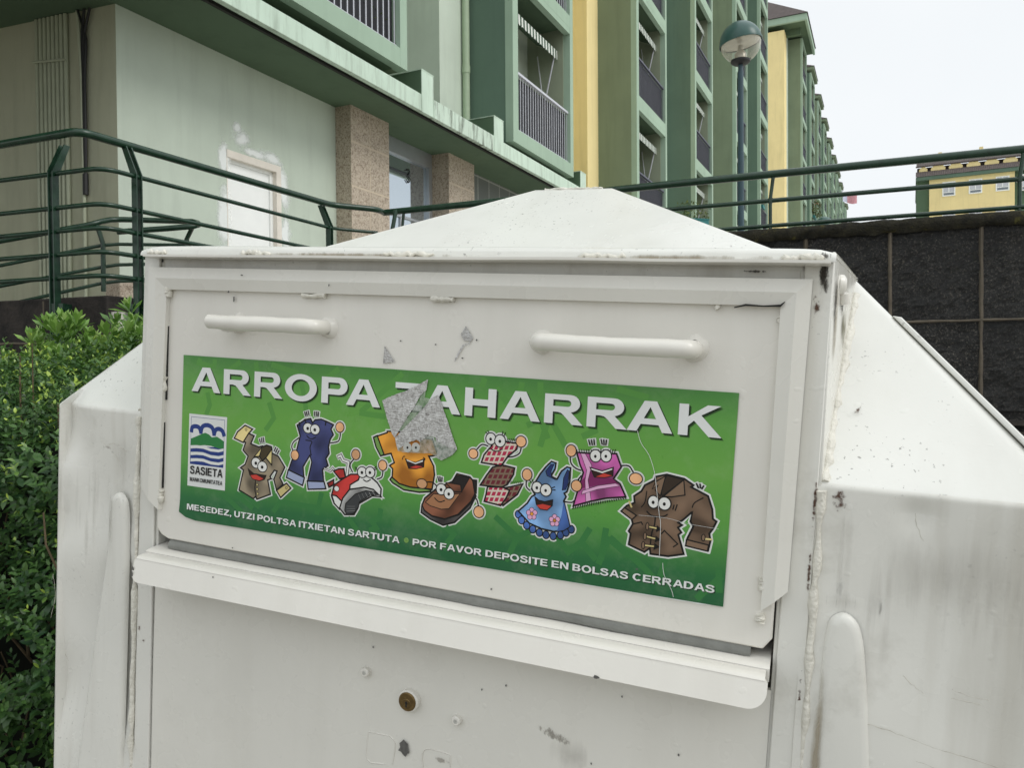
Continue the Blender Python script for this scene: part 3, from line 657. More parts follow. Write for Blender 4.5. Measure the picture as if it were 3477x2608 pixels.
stainp(0.3885, 0.112, 0.0085, 0.026, 6, 'stain_black', 'mould_stain'); stainp(0.3880, 0.118, 0.0075, 0.014, 6, 'stain_black', 'mould_stain', v=-0.0011); stainp(0.388, 0.131, 0.008, 0.006, 0, 'stain_black', 'mould_stain', v=-0.0085)
stainp(0.3840, 0.088, 0.006, 0.016, 4, 'stain_rust', 'rust_stain')
stainp(0.425, 0.080, 0.020, 0.06, 0, 'stain_brown', 'rain_streak', plane=chk)
stainp(0.490, 0.075, 0.045, 0.05, 0, 'stain_green', 'rain_streak', plane=chk)
stainp(0.415, 0.095, 0.014, 0.04, 0, 'stain_black', 'mould_stain', plane=chk); stainp(0.470, 0.098, 0.022, 0.022, 0, 'stain_black', 'mould_stain', plane=chk)
stainp(0.3945, -0.085, 0.0035, 0.045, 0, 'stain_rust', 'rust_stain')
stainp(0.3940, -0.15, 0.003, 0.05, 0, 'stain_rust', 'rust_stain')
stainp(0.3935, -0.28, 0.003, 0.08, 0, 'stain_rust', 'rust_stain')
stainp(0.4105, -0.31, 0.0055, 0.10, -1, 'stain_brown', 'rain_streak', v=-0.0065)
stainp(0.425, -0.172, 0.03, 0.018, 0, 'stain_grey', 'rain_streak')
random.seed(17)
for _ in range(22): stainp(random.uniform(0.41, 0.585), random.uniform(-0.20, -0.13), random.uniform(0.003, 0.008), random.uniform(0.03, 0.075), 0, 'streak', 'rain_streak', v=-0.0055 - random.random() * 1e-4)
stainp(0.50, -0.135, 0.10, 0.05, 0, 'stain_grey', 'rain_streak', v=-0.0057)
for u in (0.410, 0.418, 0.4255, 0.433): stainp(u, -0.170, 0.0014, 0.012, 0, 'stain_grey', 'rain_streak', v=-0.0056)
for _ in range(16): stainp(random.uniform(-0.53, -0.41), random.uniform(-0.24, -0.10), random.uniform(0.003, 0.007), random.uniform(0.03, 0.08), 0, 'streak', 'rain_streak', v=-0.0055 - random.random() * 1e-4)
stainp(0.415, -0.082, 0.012, 0.02, 20, 'stain_rust', 'rust_stain')
stainp(0.428, -0.006, 0.004, 0.012, -35, 'stain_rust', 'rust_stain', plane=slp)
stainp(-0.425, -0.13, 0.022, 0.045, 0, 'stain_grey', 'rain_streak', v=-0.003)
stainp(-0.445, -0.118, 0.025, 0.006, -8, 'scuff', 'scrape_mark', v=-0.004)
stainp(-0.3915, -0.345, 0.0035, 0.006, 0, 'stain_rust', 'rust_stain'); stainp(-0.3845, -0.36, 0.006, 0.004, 0, 'stain_rust', 'rust_stain')
stainp(0.165, -0.355, 0.035, 0.014, -14, 'scuff', 'scrape_mark', v=0.0008, par=door)
stainp(0.185, -0.372, 0.05, 0.03, 0, 'stain_grey', 'scrape_mark', v=0.0009, par=door)
stainp(0.04, -0.4125, 0.02, 0.007, 0, 'scuff', 'scrape_mark', v=0.0007, par=door)
for u in (-0.24, 0.0, 0.12, 0.26): stainp(u, -0.2412, 0.05, 0.0016, 0, 'stain_green', 'algae_stain', plane=lambda a, v, w: (a, -0.0172, w + 0.0005), par=shelf)
stainp(0.25, 0.1290, 0.13, 0.004, 0, 'stain_brown', 'rain_streak', v=-0.0072); stainp(-0.1, 0.1290, 0.2, 0.003, 0, 'stain_brown', 'rain_streak', v=-0.0072)
stainp(0.33, 0.118, 0.02, 0.002, 0, 'stain_black', 'mould_stain', v=-0.0002)

# ---------------------------------------------------------------- sticker on the hatch
SV = -0.0034
def art_mesh(name, ops, parent, base, unit=1.56, label=None, step=1.6e-5):
    V, F, MI = [], [], []
    def put(pts, z, faces, mk):
        o = len(V); V.extend([(p[0], p[1], z) for p in pts]); F.extend([tuple(i + o for i in f) for f in faces]); MI.extend([mk] * len(faces))
    def ribbon(p, wd, z, mk, closed):
        p = [Vector((a, b)) for a, b in p]; q = [p[0]]
        for a in p[1:]:
            if (a - q[-1]).length > 0.4: q.append(a)
        if closed and (q[0] - q[-1]).length < 0.4: q.pop()
        n = len(q)
        if n < 2: return
        if not closed:
            d0 = (q[1] - q[0]).normalized(); d1 = (q[-1] - q[-2]).normalized(); q[0] = q[0] - d0 * wd * .3; q[-1] = q[-1] + d1 * wd * .3
        pts = []
        for i in range(n):
            a = q[i - 1] if (closed or i) else None; c = q[(i + 1) % n] if (closed or i < n - 1) else None
            d1 = (q[i] - a).normalized() if a is not None else (c - q[i]).normalized(); d2 = (c - q[i]).normalized() if c is not None else d1
            t = d1 + d2
            t = t.normalized() if t.length > 1e-3 else d1
            nn = Vector((-t.y, t.x)); k = 1 / max(0.5, abs(nn.dot(Vector((-d1.y, d1.x)))))
            pts += [q[i] + nn * wd / 2 * k, q[i] - nn * wd / 2 * k]
        put(pts, z, [(2 * i, 2 * i + 1, (2 * i + 3) % (2 * n), (2 * i + 2) % (2 * n)) for i in range(n if closed else n - 1)], mk)
    def poly(p, z, mk):
        tri = tessellate_polygon([[Vector((a, b, 0)) for a, b in p]]); put(p, z, [tuple(t) for t in tri], mk)
    def ell(cx_, cy_, rx, ry): return [(cx_ + rx * math.cos(2 * math.pi * k / 26), cy_ + ry * math.sin(2 * math.pi * k / 26)) for k in range(26)]
    pr = lambda a: [(a[i], a[i + 1]) for i in range(0, len(a), 2)]
    def cl(p, sm, closed): return [(q.x, q.y) for q in smooth_pts([(a, b, 0) for a, b in p], 4, closed)] if sm and len(p) > 2 else p
    H = 19 * unit
    for i, op in enumerate(ops):
        z = base + 0.00001 + i * 2e-6
        if op[0] == 'F' and op[4]: ribbon(cl(pr(op[6]), op[3], True), op[2] * unit + H, z, 'halo', True)
        elif op[0] == 'S' and op[4]: ribbon(cl(pr(op[5]), op[3], False), op[2] * unit + H * .85, z, 'halo', False)
        elif op[0] == 'E' and op[3]: a = op[4]; k = op[2] * unit / 2 + H / 2; poly(ell(a[0], a[1], a[2] + k, a[3] + k), z, 'halo')
    for i, op in enumerate(ops):
        z = base + 0.00022 + i * step
        if op[0] == 'F':
            p = cl(pr(op[6]), op[3], True)
            if name == 'torn_label':
                q = []
                for k in range(len(p)):
                    x0, y0 = p[k]; x1, y1 = p[(k + 1) % len(p)]; n_ = max(1, int(math.hypot(x1 - x0, y1 - y0) / 12))
                    q += [(x0 + (x1 - x0) * t_ / n_ + (random.uniform(-3, 3) if t_ else 0), y0 + (y1 - y0) * t_ / n_ + (random.uniform(-3, 3) if t_ else 0)) for t_ in range(n_)]
                p = q
            poly(p, z, op[1])
            if op[2]: ribbon(p, op[2] * unit, z + 8e-6, op[5], True)
        elif op[0] == 'S': ribbon(cl(pr(op[5]), op[3], False), op[2] * unit, z, op[1], False)
        else:
            a = op[4]; k = op[2] * unit / 2
            if k: poly(ell(a[0], a[1], a[2] + k, a[3] + k), z, 'K')
            poly(ell(a[0], a[1], a[2] - k * .6, a[3] - k * .6), z + 8e-6, op[1])
    used = sorted(set(MI), key=MI.index)
    me = bpy.data.meshes.new(name)
    me.from_pydata([bloc((x * 1e-4, SV - z, y * 1e-4)) for x, y, z in V], [], F)
    for u in used: me.materials.append(M[u])
    me.polygons.foreach_set('material_index', [used.index(k) for k in MI]); me.update()
    o = bpy.data.objects.new(name, me); COL.objects.link(o); o.parent = parent
    if label: o['label'] = label
    return o
